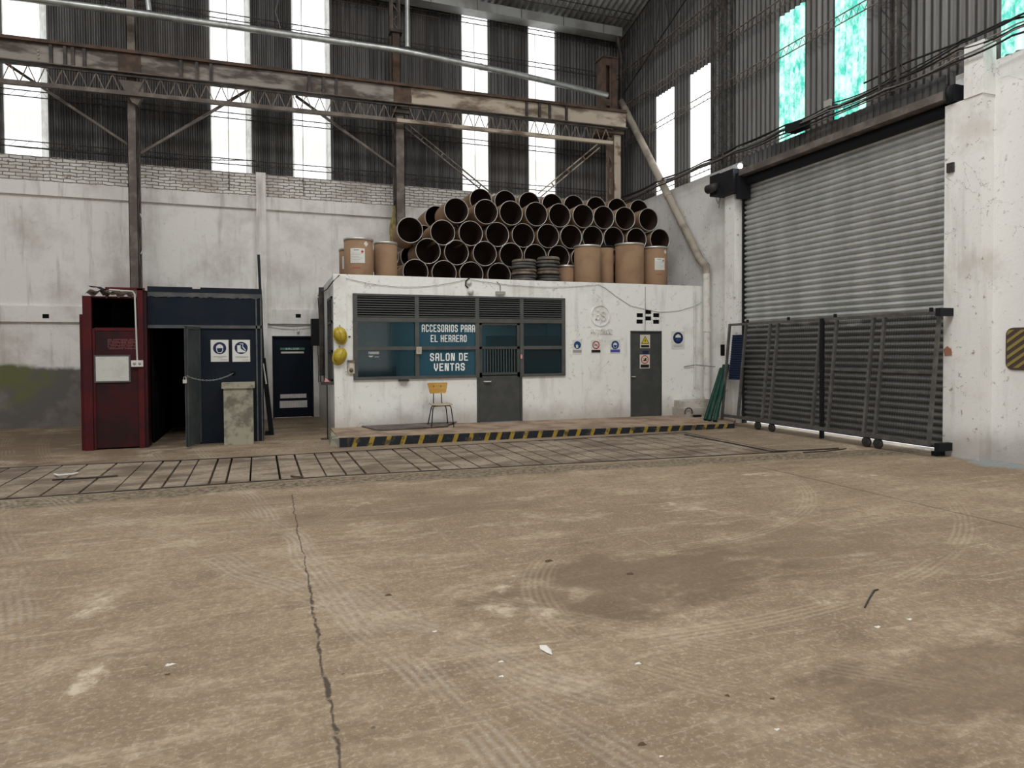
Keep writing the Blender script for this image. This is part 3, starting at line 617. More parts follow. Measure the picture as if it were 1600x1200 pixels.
# ================================================================ OFFICE FRONT: window wall, doors
def office_window():
    t = thing('storefront_window', ((WX0+WX1)/2, OY, WZ0), 'wide charcoal steel window of the office with louvres and white lettering', 'window')
    y0, y1 = OY-.035, OY+.05
    xm = [WX0, fp(651, 500).x, fp(745, 500).x, fp(814.5, 500).x, WX1]
    zt, zm = 2.27, 1.70; w = .042
    mb = MB()
    for x in xm: 
        d = -w/2 if x == WX1 else w/2 if x == WX0 else 0
        mb.box(x-w+d, x+w+d, y0, y1, WZ0, WZ1)
    for z, h in ((WZ0+.03, .03), (zm, .035), (zt, .045), (WZ1-.02, .02)):
        for a, b in zip(xm, xm[1:]):
            if a == xm[2] and z < zt: continue
            mb.box(a, b, y0-.004, y1-.004, z-h, z+h)
    mb.build('frame', 'frame', t)
    for i, (a, b) in enumerate(zip(xm, xm[1:])):
        lv = MB()
        for k in range(9):
            z = zt+.058+k*(WZ1-.045-zt-.058)/8.6; h_ = .013
            lv.add([(xx, yy, z+dz) for dz in (0, h_) for xx, yy in ((a+.04, OY-.02), (b-.04, OY-.02))]+[(xx, OY+.04, z+.022+dz) for dz in (0, h_) for xx in (a+.04, b-.04)], [(0, 1, 3, 2), (4, 6, 7, 5), (0, 4, 5, 1), (2, 3, 7, 6)])
        lv.build('louvre', 'louvre', t); B(a+.03, b-.03, OY+.055, OY+.07, zt, WZ1).build('louvre_backing', 'blackhole', t)
        if i == 2: continue
        for z0, z1 in ((WZ0+.055, zm-.03), (zm+.03, zt-.04)):
            g = B(a+.03, b-.03, OY+.005, OY+.011, z0, z1).build('pane', 'glass_film' if i == 1 else 'glass', t)
    # lettering on the second pane
    P = lambda u, z, d: (u, OY-.001-d, z)
    def zx(px, py): p = fp(px, py); return p.x, p.z
    lm = MB()
    for txt, a, b in (('ACCESORIOS PARA', (659, 518.6), (742, 507.6)), ('EL HERRERO', (673, 534.5), (729, 523.5)), ('SALON DE', (672, 564.2), (731, 551.5)), ('VENTAS', (678, 579.8), (726, 567.2))):
        x0, z0 = zx(*a); x1, z1 = zx(*b); letters(lm, txt, P, x0, x1, z0, z1, .29 if len(txt) > 6 else .30)
    lm.build('lettering', 'letters', t)
    lm = MB(); x0, z0 = zx(576, 553.3); x1, z1 = zx(592, 549.5); letters(lm, 'FURGADO', P, x0, x1, z0, z1, .25)
    for k, (u0, u1) in enumerate(((576, 583), (577, 582), (585.5, 592))): a = zx(u0, 556.3+k*1.4 if k < 2 else 557.7); b = zx(u1, 556); lm.box(a[0], b[0], OY-.005, OY-.001, a[1]-.004, a[1]+.004)
    lm.build('small_lettering', 'letters', t)
    # things just inside the panes
    return xm, zt, zm
xm, zt, zm = office_window()
def office_door():
    a, b = xm[2]+.045, xm[3]-.045
    z0 = ZP(4.5)+.01
    t = thing('door_1', ((a+b)/2, OY, z0), 'charcoal steel office door with a barred glass upper half', 'door'); t['kind'] = 'structure'
    y0, y1 = OY-.02, OY+.04
    mb = B(a, b, y0, y1, z0, WZ0+.05); mb.box(a, a+.06, y0, y1, WZ0, zt-.05); mb.box(b-.06, b, y0, y1, WZ0, zt-.05); mb.box(a, b, y0, y1, zm-.025, zm+.025); mb.box(a, b, y0, y1, zt-.09, zt-.045); mb.box(a, b, y0, y1, WZ0+.03, WZ0+.10)
    mb.box(a-.05, a-.005, y0-.01, y1+.02, z0-.01, WZ0+.05); mb.box(b+.005, b+.05, y0-.01, y1+.02, z0-.01, WZ0+.05)
    mb.build('door_leaf', 'doorgrey', t)
    B(a+.05, b-.05, OY+.02, OY+.026, WZ0+.08, zt-.07).build('door_glass', 'glass', t)
    g = MB()
    for k in range(12): x = a+.12+k*(b-a-.24)/11; g.box(x-.008, x+.008, OY-.012, OY+.0, WZ0+.08, zm)
    g.build('door_bars', 'frame', t)
    h = MB(); h.tube([(a+.10, y0-.0, WZ0-.085), (a+.10, y0-.045, WZ0-.085), (a+.24, y0-.045, WZ0-.085)], .014, 8); h.build('door_handle', 'plastic_white', t)
office_door()
def small_door():
    z0 = ZP(8)+.01
    t = thing('door_2', ((D2X0+D2X1)/2, OY+.06, z0), 'narrow charcoal steel door at the right end of the office with two safety signs', 'door'); t['kind'] = 'structure'
    B(D2X0+.01, D2X1-.01, OY+.03, OY+.075, z0, D2Z-.01).build('door_leaf', 'doorgrey', t)
    mb = B(D2X0, D2X0+.022, OY-.005, OY+.1, z0, D2Z); mb.box(D2X1-.022, D2X1, OY-.005, OY+.1, z0, D2Z); mb.box(D2X0, D2X1, OY-.005, OY+.1, D2Z-.022, D2Z); mb.build('door_frame', 'frame', t)
    T([(D2X0+.05, OY+.03, 1.02), (D2X0+.05, OY-.01, 1.02), (D2X0+.13, OY-.01, 1.02)], .010, 8).build('door_handle', 'rim', t)
small_door()
# office interior seen through the panes
mb = B(2.0, 2.75, 14.9, 15.35, .10, .85); mb.box(2.0, 2.75, 14.9, 15.35, .95, 1.3); mb.build('filing_cabinet', 'office_dark', label='dark cabinet inside the office behind the left panes', cat='cabinet')
B(2.75, 3.0, 15.6, 16.1, .10, 2.6).build('office_post', 'teal_wall', label='pale post inside the office behind the leftmost panes', cat='post')
mb = B(5.0, 6.6, 14.4, 15.0, .8, .85); mb.box(5.0, 5.05, 14.42, 14.98, .1, .8); mb.box(6.55, 6.6, 14.42, 14.98, .1, .8)
mb.build('office_desk', 'office_dark', label='dark desk inside the office behind the rightmost panes', cat='desk')
mb = B(5.1, 6.9, 15.2, 15.6, .10, 2.0); mb.build('office_cupboard', 'office_dark', label='tall dark cupboard inside the office behind the rightmost panes', cat='cupboard')
p = fp(572, 537)
B(p.x-.0, p.x+.24, OY+.03, OY+.05, p.z-.03, p.z+.05).build('paper_notice', 'cream_plastic', label='small faded notice behind the top left office pane', cat='notice')
# left side window of the office
def side_window():
    t = thing('window_14', (OX, 13.9, 1.05), 'narrow charcoal louvred window on the side wall of the office', 'window'); t['kind'] = 'structure'
    mb = MB(); x0, x1 = OX-.03, OX+.03
    for y in (SWY0, (SWY0+SWY1)/2, SWY1-.04): mb.box(x0, x1, y, y+.04, 1.05, 2.72)
    for z in (1.05, 1.62, 2.2, 2.68): mb.box(x0, x1, SWY0, SWY1, z, z+.05)
    mb.build('frame', 'frame', t)
    lv = MB()
    for k in range(8): z = 2.27+k*.052; lv.add([(OX-.02, SWY0, z), (OX-.02, SWY1, z), (OX+.03, SWY1, z+.03), (OX+.03, SWY0, z+.03)], [(0, 1, 2, 3)])
    lv.build('louvre', 'louvre', t); B(OX+.04, OX+.05, SWY0, SWY1, 1.07, 2.7).build('pane', 'glass', t)
side_window()

# ---------------- signs
def sign(name, cx, cz, w, h, y, elems, label, cat='sign', group=None, base='paper', th=.006):
    t = thing(name, (cx, y, cz-h/2), label, cat, group)
    B(cx-w/2, cx+w/2, y-th, y, cz-h/2, cz+h/2).build('sign_plate', base, t)
    bym = {}
    for i, (mt, kind, *a) in enumerate(elems):
        mb = MB(); yy = y-th-.0007*(i+1)
        if kind == 'disc': mb.prism(disc_poly(cx+a[0]*w, cz+a[1]*h, a[2]*w), 'Y', yy, y-th)
        elif kind == 'ring': ring_mb(mb, cx+a[0]*w, cz+a[1]*h, a[2]*w, a[3]*w, yy, y-th)
        elif kind == 'rect': mb.box(cx+a[0]*w, cx+a[1]*w, yy, y-th, cz+a[2]*h, cz+a[3]*h)
        elif kind == 'poly': mb.prism([(cx+u*w, cz+v*h) for u, v in a[0]], 'Y', yy, y-th)
        elif kind == 'line':
            (u0, v0), (u1, v1), lw = a; mb.bar((cx+u0*w, yy+.0004, cz+v0*h), (cx+u1*w, yy+.0004, cz+v1*h), lw*w, .001, (0, 0, 1)) if False else mb.bar((cx+u0*w, (yy+y-th)/2, cz+v0*h), (cx+u1*w, (yy+y-th)/2, cz+v1*h), .0015, lw*w, (0, 1, 0))
        elif kind == 'text':
            txt, u0, u1, v0, v1 = a; letters(mb, txt, lambda U, Z, D: (U, yy-D, Z), cx+u0*w, cx+u1*w, cz+v0*h, cz+v1*h, .2, .0008)
        mb.build({'disc': 'pictogram_disc', 'ring': 'pictogram_ring', 'rect': 'band', 'poly': 'pictogram', 'line': 'stroke', 'text': 'lettering'}[kind], mt, t)
    return t
def head_helmet(dark='sign_navy', light='paper'):
    return [(dark, 'disc', 0, .12, .37), (light, 'poly', [(-.20, .12), (-.19, .20), (-.12, .27), (0, .30), (.12, .27), (.19, .20), (.20, .12)]),
            (light, 'poly', [(-.20, .13), (-.18, .0), (-.10, -.10), (.10, -.10), (.18, .0), (.20, .13), (.16, .13), (.14, .01), (.08, -.07), (-.08, -.07), (-.14, .01), (-.16, .13)])]
yS = OY-.001
def osign(name, px0, py0, px1, py1, elems, label, y=yS, **k):
    a, b = at(px0, py0, Y=y), at(px1, py1, Y=y)
    return sign(name, (a.x+b.x)/2, (a.z+b.z)/2, abs(b.x-a.x), abs(a.z-b.z), y, elems, label, **k)
osign('safety_sign', 894.5, 531, 909, 553, [('sign_blue', 'disc', .02, .13, .38), ('paper', 'poly', [(-.12, -.08), (-.16, .08), (-.1, .2), (-.04, .1), (0, .22), (.05, .1), (.1, .14), (.1, -.08)]), ('sign_grey', 'rect', -.46, .46, -.40, -.22)], 'white sign with a blue glove disc, left of the three beside the small door', group='small safety signs on the office wall')
osign('safety_sign', 923.5, 531.5, 938.5, 552, [('sign_red', 'ring', 0, .13, .28, .38), ('sign_black', 'rect', -.22, .18, .10, .16), ('sign_red', 'line', (-.22, .30), (.22, -.04), .09), ('sign_black', 'rect', -.46, .46, -.44, -.24)], 'no smoking sign with a red ring, middle of the three beside the small door', group='small safety signs on the office wall')
osign('safety_sign', 953, 531, 969, 552, head_helmet('sign_blue')+[('sign_lilac', 'rect', -.46, .46, -.42, -.22)], 'blue helmet sign with a violet band, nearest the small door', group='small safety signs on the office wall')
yd = OY+.029
osign('warning_sign', 1000, 523, 1015.5, 544, [('sign_black', 'poly', [(-.42, -.18), (0, .42), (.42, -.18)]), ('sign_yellow', 'poly', [(-.33, -.13), (0, .34), (.33, -.13)]), ('sign_black', 'poly', [(.02, .22), (-.08, .02), (0, .02), (-.03, -.10), (.09, .08), (.01, .08)]), ('sign_black', 'rect', -.40, .40, -.44, -.26)], 'yellow triangle electrical warning sign at the top of the small grey door', y=yd, base='paper_cream')
osign('faded_notice', 1004, 548, 1013, 553, [], 'dark blue faded sticker between the two signs on the small door', y=yd, base='sign_navy', cat='sticker')
osign('prohibition_sign', 999.5, 554, 1015, 575.5, [('sign_red', 'ring', 0, .14, .30, .38), ('sign_black', 'poly', [(-.15, .02), (-.15, .12), (-.03, .12), (.03, .26), (.16, .26), (.16, .06), (.05, .02)]), ('sign_red', 'line', (-.22, .30), (.22, -.02), .07), ('sign_black', 'rect', -.42, .42, -.44, -.22)], 'red ring prohibition sign below the yellow triangle on the small door', y=yd, base='paper_cream')
osign('safety_sign', 1049, 517.5, 1069.5, 545, [('sign_navy', 'disc', 0, .12, .38), ('paper', 'poly', [(-.22, .14), (-.18, .26), (0, .34), (.18, .26), (.22, .14)]), ('sign_blue', 'poly', [(-.20, .10), (.20, .10), (.12, -.06), (-.12, -.06)]), ('sign_grey', 'rect', -.38, .38, -.30, -.27), ('sign_grey', 'rect', -.30, .30, -.38, -.355)], 'larger white helmet sign with a dark blue disc, right of the small door')

# relief emblem
def emblem():
    a = fp(938, 493); t = thing('relief_emblem', (a.x, OY, a.z-.3), 'worn round plaster relief emblem with lettering on the white office wall', 'emblem')
    mb = MB(); ring_mb(mb, a.x, a.z, .215, .245, OY-.018, OY+.01, 48); mb.build('ring', 'office', t)
    mb = MB()
    P = lambda u, z, d: (u, OY-d, z)
    letters(mb, 'B', P, a.x-.12, a.x-.01, a.z-.10, a.z+.12, .22, .014); letters(mb, 'S', P, a.x+.02, a.x+.13, a.z-.12, a.z+.10, .22, .014)
    mb.build('monogram', 'office', t)
    b0, b1 = fp(922, 521.5), fp(956, 514.5); mb = MB(); letters(mb, 'AVTONOE', P, b0.x, b1.x, b0.z, b1.z, .2, .022); mb.build('lettering', 'office', t)
emblem()

# ================================================================ DRUMS
RD, LD = .275, .86
def make_drum(name='cardboard_drum'):
    t = thing(name, (0, 0, 0), None, 'drum')
    MB().lathe([(RD, 0.012), (RD, LD), ], n=40, axis='Y').lathe([(RD, LD), (0.0, LD)], n=40, axis='Y').build('shell', 'drum', t, origin='local')
    MB().lathe([(RD-.007, 0.012), (RD-.007, LD-.01), (0, LD-.01)], n=40, axis='Y').build('inside_wall', 'drum_in', t, origin='local')
    MB().lathe([(RD-.010, .02), (RD-.010, -.002), (RD-.003, -.008), (RD+.004, -.004), (RD+.005, .018), (RD-.010, .02)], n=40, axis='Y').build('rim', 'rim', t, origin='local')
    return t
proto = make_drum(); first = True
def put_drum(x, y, z, rz, label, group='open cardboard drums lying in the stack'):
    global first
    o = proto if first else copy_tree(proto); first = False
    o.location = (x, y, z); o.rotation_euler = (0, random.uniform(0, 6), 0) if False else (0, 0, rz); o['_w'] = (x, y, z)
    o['label'] = label; o['group'] = group; return o
Y0 = 14.2
rows = [[3.055, 3.691, 4.325, 4.986, 5.60, 6.20], [3.338, 3.985, 4.63, 5.27, 5.867, 6.46, 7.06, 7.66, 8.25], [3.673, 4.307, 4.943, 5.575, 6.18, 6.77, 7.345, 7.92, 8.55, 9.20], [3.979, 4.663, 5.265, 5.885, 6.486, 7.085, 7.66, 8.235, 8.902]]
zz = [lambda x: 3.350, lambda x: 3.815, lambda x: 4.30+.022*(x-6.6), lambda x: 4.795+.024*(x-6.6)]
rn = ['bottom', 'second', 'third', 'top front']
for r, xs in enumerate(rows):
    for i, x in enumerate(xs):
        hid = (r == 0 and i > 3) or (r == 1 and i > 6)
        put_drum(x, Y0+random.uniform(-.03, .03), zz[r](x), random.uniform(-.02, .02), 'open cardboard drum lying %s from the left in the %s row of the stack' % (ordinal(i), rn[r]))
put_drum(2.93, 14.12, 4.235, -.05, 'leftmost open drum jutting out alone at the left end of the stack')
# rear bank and its top row
r4 = [4.772, 5.385, 5.999, 6.60, 7.18, 7.80, 8.40, 9.03]
Y1 = Y0+LD+.06
z4 = 5.36
for i, x in enumerate(r4):
    put_drum(x*Y1/14.9, Y1-.02, 5.235+(x-6.6)*.012, random.uniform(-.02, .02), 'open drum in the rear topmost row, %s from the left' % ordinal(i), 'open drums in the rear top row')
bank = [[3.0+.62*k for k in range(11)], [3.2, 3.82, 4.45, 5.10, 5.73, 6.33, 6.94, 7.55, 8.15, 8.75, 9.36], [3.47, 4.12, 4.78, 5.42, 6.03, 6.63, 7.24, 7.85, 8.45, 9.05], [3.77, 4.50, 5.12, 5.73, 6.34, 6.93, 7.54, 8.15, 8.74]]
for r, xs in enumerate(bank):
    for i, x in enumerate(xs):
        put_drum(x, Y1+.03, [3.335, 3.805, 4.275, 4.745][r], 0, 'cardboard drum of the rear bank, %s row, %s from the left' % (['bottom', 'second', 'third', 'fourth'][r], ordinal(i)), 'drums of the rear bank')
put_drum(2.62, Y1+.1, 3.80, .1, 'dark drum mouth showing low behind the left end of the stack')

def standing(px0, px1, pytop, yc, label, lab=None, lid=True, dark=False, name='cardboard_drum', zb=3.05, diamond=False, group='upright drums on the office roof'):
    a, b = at(px0, 410, Y=yc), at(px1, 410, Y=yc); cx = (a.x+b.x)/2; r = (b.x-a.x)/2*.97; zt_ = at((px0+px1)/2, pytop, Y=yc-r*.6).z; h = zt_-zb
    t = thing(name, (cx, yc, zb), label, 'drum', group)
    MB().lathe([(0, .0), (r-.01, .0), (r, .02), (r, h-.03), (r-.012, h-.03), (r-.012, h*.2)], (cx, yc, zb), n=48).build('shell', 'drum', t)
    MB().lathe([(r-.004, h-.05), (r+.009, h-.05), (r+.009, h-.008), (r-.004, h), (r-.02, h-.008), (r-.02, h-.04)], (cx, yc, zb), n=48).build('rim', 'black' if dark else 'rim', t)
    if lid: MB().lathe([(0, h-.03), (r-.015, h-.03), (r-.015, h-.012)], (cx, yc, zb), n=48).build('lid', 'lid', t)
    # printed label wrapped on the wall of the drum, facing the hall
    def wrap(u0, u1, z0, z1, mt, nm, off=.002, ang0=0.0, pr=t):
        n = 10; vs = []
        for k in range(n+1):
            s_ = u0+(u1-u0)*k/n; th = ang0+s_/r; x, y = cx+(r+off)*sin(th), yc-(r+off)*cos(th); vs += [(x, y, z0), (x, y, z1)]
        return MB().add(vs, [(2*i, 2*i+1, 2*i+3, 2*i+2) for i in range(n)]).build(nm, mt, pr)
    if lab:
        u0, u1, z0, z1 = lab; ag = -.25
        l = wrap(u0, u1, z0, z1, 'paper', 'paper_label', .002, ag)
        W_, H_ = u1-u0, z1-z0
        wrap(u0+.06*W_+.18*W_, u0+.60*W_, z1-.16*H_, z1-.08*H_, 'sign_grey', 'label_heading', .003, ag)
        for k in range(6): wrap(u0+.06*W_, u0+(.6+.25*((k*7) % 3)/2)*W_, z0+(.10+.11*k)*H_, z0+(.125+.11*k)*H_, 'sign_grey', 'label_line', .003, ag)
        # red flame diamond
        c0, s_ = u0+.82*W_, .11*W_
        zc = z1-.22*H_; v = []
        for du, dz in ((0, -1), (1, 0), (0, 1), (-1, 0)):
            th = ag+(c0+du*s_)/r; v.append((cx+(r+.0035)*sin(th), yc-(r+.0035)*cos(th), zc+dz*s_))
        MB().add(v, [(0, 1, 2, 3)]).build('hazard_diamond', 'sign_red', t)
        wrap(u0+.1*W_, u0+.7*W_, z0-.11, z0-.095, 'sign_red', 'red_print', .002, ag)
    if diamond:
        ag = -.05; c0, s_ = r*.45, .05; v = []
        for du, dz in ((0, -1), (1, 0), (0, 1), (-1, 0)):
            th = ag+(c0+du*s_)/r; v.append((cx+(r+.003)*sin(th), yc-(r+.003)*cos(th), zb+h-.13+dz*s_*1.2))
        MB().add(v, [(0, 1, 2, 3)]).build('diamond_sticker', 'paper', t)
    return t
standing(537, 583.5, 371.5, 13.72, 'upright brown drum with white label at the left end of the office roof', (-.13, .16, 3.40, 3.69), diamond=True)
standing(529.5, 568, 388, 14.36, 'partly hidden drum behind the labelled drum at far left of the roof', (-.17, -.02, 3.36, 3.62))
standing(584, 621, 377.5, 13.95, 'plain upright brown drum between the labelled left drum and the stack')
standing(898.5, 936.5, 382.5, 13.75, 'leftmost plain upright drum in front of the right of the stack')
standing(934.5, 957.5, 383.5, 13.94, 'upright drum with black rim set back between two brown drums', dark=True)
standing(963, 1003.5, 379.5, 13.76, 'tallest plain upright drum, beside the labelled drum at right')
standing(1005, 1040, 385, 13.78, 'upright drum with white label and diamond at the right end of the roof', (-.09, .17, 3.52, 3.80), diamond=True)
standing(872, 896, 414, 13.98, 'small low brown drum behind the right stack of lids')
# drum lids in two stacks
def lids(px, py_top, py_bot, w_px, y, lab, n):
    zb = 3.055; a = at(px, 420, Y=y); r = w_px/2/72.0*1.0; ztop = at(px, py_top, Y=y).z; zbase = zb+.045; h = (ztop-zbase)/n
    for k in range(n):
        ox, oy = random.uniform(-.02, .02), random.uniform(-.02, .02); rr = r*random.uniform(.95, 1.03); z = zbase+k*h+.0005
        o = MB().lathe([(0, z+.004), (rr-.02, z+.004), (rr-.01, z), (rr, z+.004), (rr+.002, z+h*.45), (rr-.008, z+h*.55), (rr-.008, z+h*.75), (rr-.03, z+h*.93), (0, z+h*.90)], (a.x+ox, y+oy, 0), n=40)
        o.build('drum_lid', 'lid' if (k*3+n) % 4 < 2 else 'lid2', label='round drum lid, %s from the bottom of the %s stack' % (ordinal(k), lab), cat='lid', group='drum lids of the %s stack' % lab)
lids(818.5, 406, 437, 40, 13.72, 'left', 8); lids(856, 402, 435, 38, 13.78, 'right', 8)
a, b = at(797, 436, Y=13.6), at(882, 436, Y=13.6)
B(a.x, b.x, 13.45, 14.0, 3.055, 3.095).build('wooden_board', 'pallet', label='reddish board under the two stacks of drum lids', cat='board')
B(1.6, 9.6, Y0-.08, Y0-.04, 3.05, 3.09).build('timber_chock', 'pallet', label='long timber chock along the foot of the drum stack', cat='timber')

mb = MB(); c = at(1072, 440, Y=13.7); vs = []
for i in range(9):
    for k in range(8): u = (i/8-.5)*.75; hgt = .16*(1-(2*i/8-1)**2)*(.8+.3*sin(i*2.3)); a_ = pi*k/7; vs.append((c.x+u, 13.75+.14*cos(a_), 3.05+max(.0, hgt*sin(a_))+.03))
mb.add(vs, [(i*8+k, i*8+k+1, (i+1)*8+k+1, (i+1)*8+k) for i in range(8) for k in range(7)]); mb.build('rubble_heap', 'stone', label='small dusty rubble heap at the right end of the office roof', cat='rubble', kind='stuff')
# ================================================================ ROOF STEEL
def chan(mb, x0, x1, y0, y1, z0, z1): mb.box(x0, x1, y0, y1, z0, z1)
YC = 16.3   # front face of the crane columns
def column(px0, px1, ref_y, z1, label, mt='steel_brown', upper=None):
    a, b = at(px0, ref_y, Y=YC), at(px1, ref_y, Y=YC); x0, x1 = a.x, b.x
    t = thing('steel_column', ((x0+x1)/2, YC+.2, 0), label, 'column', 'crane columns along the back wall')
    for y in (YC, YC+.42):
        mb = B(x0, x1, y, y+.012, 0, z1); mb.box(x0, x0+.012, y-.0 if y == YC else y-.07, y+.08 if y == YC else y, 0, z1); mb.box(x1-.012, x1, y if y == YC else y-.07, y+.08 if y == YC else y, 0, z1)
        mb.build('channel', mt, t)
    for sx in (x0+.006, x1-.006):
        mb = MB(); z = .3; k = 0
        while z < z1-.5: mb.bar((sx, YC+.06 if k % 2 else YC+.38, z), (sx, YC+.38 if k % 2 else YC+.06, z+.5), .045, .010, (1, 0, 0)); z += .5; k += 1
        mb.build('lacing', mt, t)
    mb = B(x0-.08, x1+.08, YC-.08, YC+.52, 0, .025); mb.build('base_plate', mt, t)
    return t, x0, x1
zb = lambda x: 7.605+.0131*x
t1, c1a, c1b = column(200.5, 215, 300, 7.50, 'grey steel crane column rising behind the red cubicle')
t2, c2a, c2b = column(618, 632, 200, 7.60, 'dark steel crane column behind the left end of the drum stack')
t3, c3a, c3b = column(959, 970.5, 250, 7.60, 'cream and rust steel column in the back right corner', 'steel_beige')
# upper columns
for (t, x0, x1, top, mt) in ((t1, c1a, c1b, roof_z(16.5)-.3, 'steel_brown'), (t2, c2a-.05, c2b-.07, 9.45, 'steel_rust')):
    mb = B(x0, x1, YC+.08, YC+.10, 7.5, top); mb.box(x0, x0+.012, YC+.08, YC+.30, 7.5, top); mb.box(x1-.012, x1, YC+.08, YC+.30, 7.5, top); mb.build('upper_shaft', mt, t)
    mb = MB(); z = 7.9; k = 0
    while z < top-.4: mb.bar((x1, YC+.12 if k % 2 else YC+.34, z), (x1, YC+.34 if k % 2 else YC+.12, z+.4), .03, .01, (1, 0, 0)); z += .4; k += 1
    mb.bar((x1, YC+.36, 7.5), (x1, YC+.36, top), .05, .012, (1, 0, 0)); mb.build('upper_lacing', 'steel_rust', t)
mb = B(c2a-.10, c2b-.02, YC+.02, YC+.30, 9.45, 9.52); mb.build('cap_plate', 'steel_dark', t2)
mb = MB(); z = 9.5; k = 0
for sx in (c2a-.04, c2b-.08): mb.bar((sx, YC+.1, 9.5), (sx, YC+.1, 10.9), .04, .04); mb.bar((sx, YC+.35, 9.5), (sx, YC+.35, 10.9), .04, .04)
while z < 10.7: mb.bar((c2a-.04, YC+.1, z), (c2b-.08, YC+.1, z+.22), .02, .02) if k % 2 else mb.bar((c2b-.08, YC+.1, z), (c2a-.04, YC+.1, z+.22), .02, .02); z += .22; k += 1
mb.build('lattice_head', 'steel_brown', t2)
# bracket below the girder at column 1
mb = MB(); mb.prism([(c1a-.12, 7.42), (c1b+.17, 7.42), (c1b+.17, 7.15), (c1b+.05, 6.92), (c1a+.12, 6.98)], 'Y', YC-.16, YC-.02); mb.build('bracket', 'steel_brown', t1)
mb = B(c2a-.08, c2b+.12, YC-.1, YC, 7.45, 7.56); mb.build('bracket', 'steel_dark', t2)
mb = B(c3a-.5, c3b+.03, YC-.1, YC+.45, 7.58, 7.66); mb.build('bracket', 'steel_rust', t3)
# upper box of corner column
ux0, ux1 = at(943, 120, Y=YC).x, at(963, 120, Y=YC).x; uz0, uz1 = 7.9, at(955, 92, Y=YC).z
mb = MB().wall('Y', YC-.02, YC, ux0, ux1-.14, uz0, uz1, [(ux0+.06, ux1-.22, uz0+.1, uz0+.45), (ux0+.06, ux1-.22, uz0+.62, uz1-.2)]); mb.box(ux1-.16, ux1, YC-.04, YC+.35, uz0-.25, uz1); mb.box(ux0-.02, ux0+.01, YC-.03, YC+.35, uz0, uz1); mb.box(ux0-.07, ux1+.02, YC-.07, YC+.4, uz1, uz1+.04)
mb.build('column_head', 'steel_rust', t3)
mb = MB().wall('Y', YC+.02, YC+.03, ux0+.12, c3a+.02, 4.5, 7.5, [(ux0+.18, c3a-.05, 4.7+k*.62, 5.15+k*.62) for k in range(4)]); mb.build('batten_plates', 'steel_rust', t3)
# crane girder
def girder():
    x0, x1 = -13.5, 9.37; t = thing('crane_girder', ((x0+x1)/2, 16.1, 7.4), 'long riveted plate girder of the crane runway with a rusty rail on top', 'girder')
    yw = 16.12
    def para(x0, x1, ya, yb, za, zc, mt, nm): 
        v = [(x, y, zb(x)+z) for x in (x0, x1) for y in (ya, yb) for z in (za, zc)]
        return MB().add(v, [(0, 1, 3, 2), (4, 6, 7, 5), (0, 4, 5, 1), (2, 3, 7, 6), (0, 2, 6, 4), (1, 5, 7, 3)]).build(nm, mt, t)
    para(x0, c2b+.15, yw, yw+.015, 0, .40, 'steel_web', 'web'); para(c2b+.15, x1, yw, yw+.015, 0, .40, 'web_cream_lit', 'web'); para(x0, x1, yw-.09, yw+.12, .40, .425, 'steel_rust', 'top_flange'); para(x0, x1, yw-.09, yw+.12, -.02, 0, 'steel_brown', 'bottom_flange')
    para(x0, x1, yw-.03, yw+.05, .425, .49, 'steel_rust', 'rail')
    for px in (81, 103, 115, 133, 283, 308, 330, 483, 505, 525, 822, 842, 858, 884):
        x = at(px, 120, Y=yw).x; B(x-.03, x+.03, yw-.06, yw, zb(x)+.01, zb(x)+.39).build('stiffener', 'steel_dark', t)
    for c in ((c1a+c1b)/2, (c2a+c2b)/2+.02):
        B(c-.2, c+.22, yw-.03, yw-.002, zb(c)-.01, zb(c)+.395).build('splice_plate', 'steel_rust', t)
    for k in range(3): x = at(60, 90, Y=yw).x; T([(x, yw-.02, zb(x)+.1+k*.07), (x, yw, zb(x)+.1+k*.07)], .018, 8).build('rivet', 'steel_beige', t)
    B(-4.98, 9.37, 16.3, 16.34, 7.30, 7.36) 
girder()
def chordz(x): return 7.175+.0155*x if x < 3.2 else 7.225+.009*(x-3.2)
t = thing('lattice_girder', (-2, 16.1, 7.0), 'long lattice truss with zigzag rods hanging under the crane girder', 'truss')
xs = [-13.4+i*.2 for i in range(int((8.9+13.4)/.2)+1)]
mb = MB()
for a, b in ((-13.4, c1a), (c1a, c2a)): mb.bar((a, 16.12, chordz(a)), (b, 16.12, chordz(b)), .10, .085); 
mb.build('bottom_chord', 'steel_brown', t); MB().bar((c2a, 16.12, chordz(c2a)), (8.95, 16.12, chordz(8.95)), .10, .085).build('bottom_chord', 'web_cream_lit', t)
mb = MB(); mb.bar((-13.4, 16.12, zb(-13.4)-.06), (8.95, 16.12, zb(8.95)-.06), .05, .04); mb.build('top_chord', 'steel_dark', t)
mb = MB(); x = -13.3; k = 0
while x < 8.8:
    if mb.v and (c1a-.1 < x < c1b or c2a-.1 < x < c2b): mb.build('zigzag_rods', 'rod', t); mb = MB()
    if not (c1a-.1 < x < c1b+.02 or c2a-.1 < x < c2b): mb.tube([(x, 16.12, zb(x)-.06 if k % 2 else chordz(x)), (x+.15, 16.12, chordz(x+.15) if k % 2 else zb(x+.15)-.06)], .011, 5)
    x += .15; k += 1
mb.build('zigzag_rods', 'rod', t)
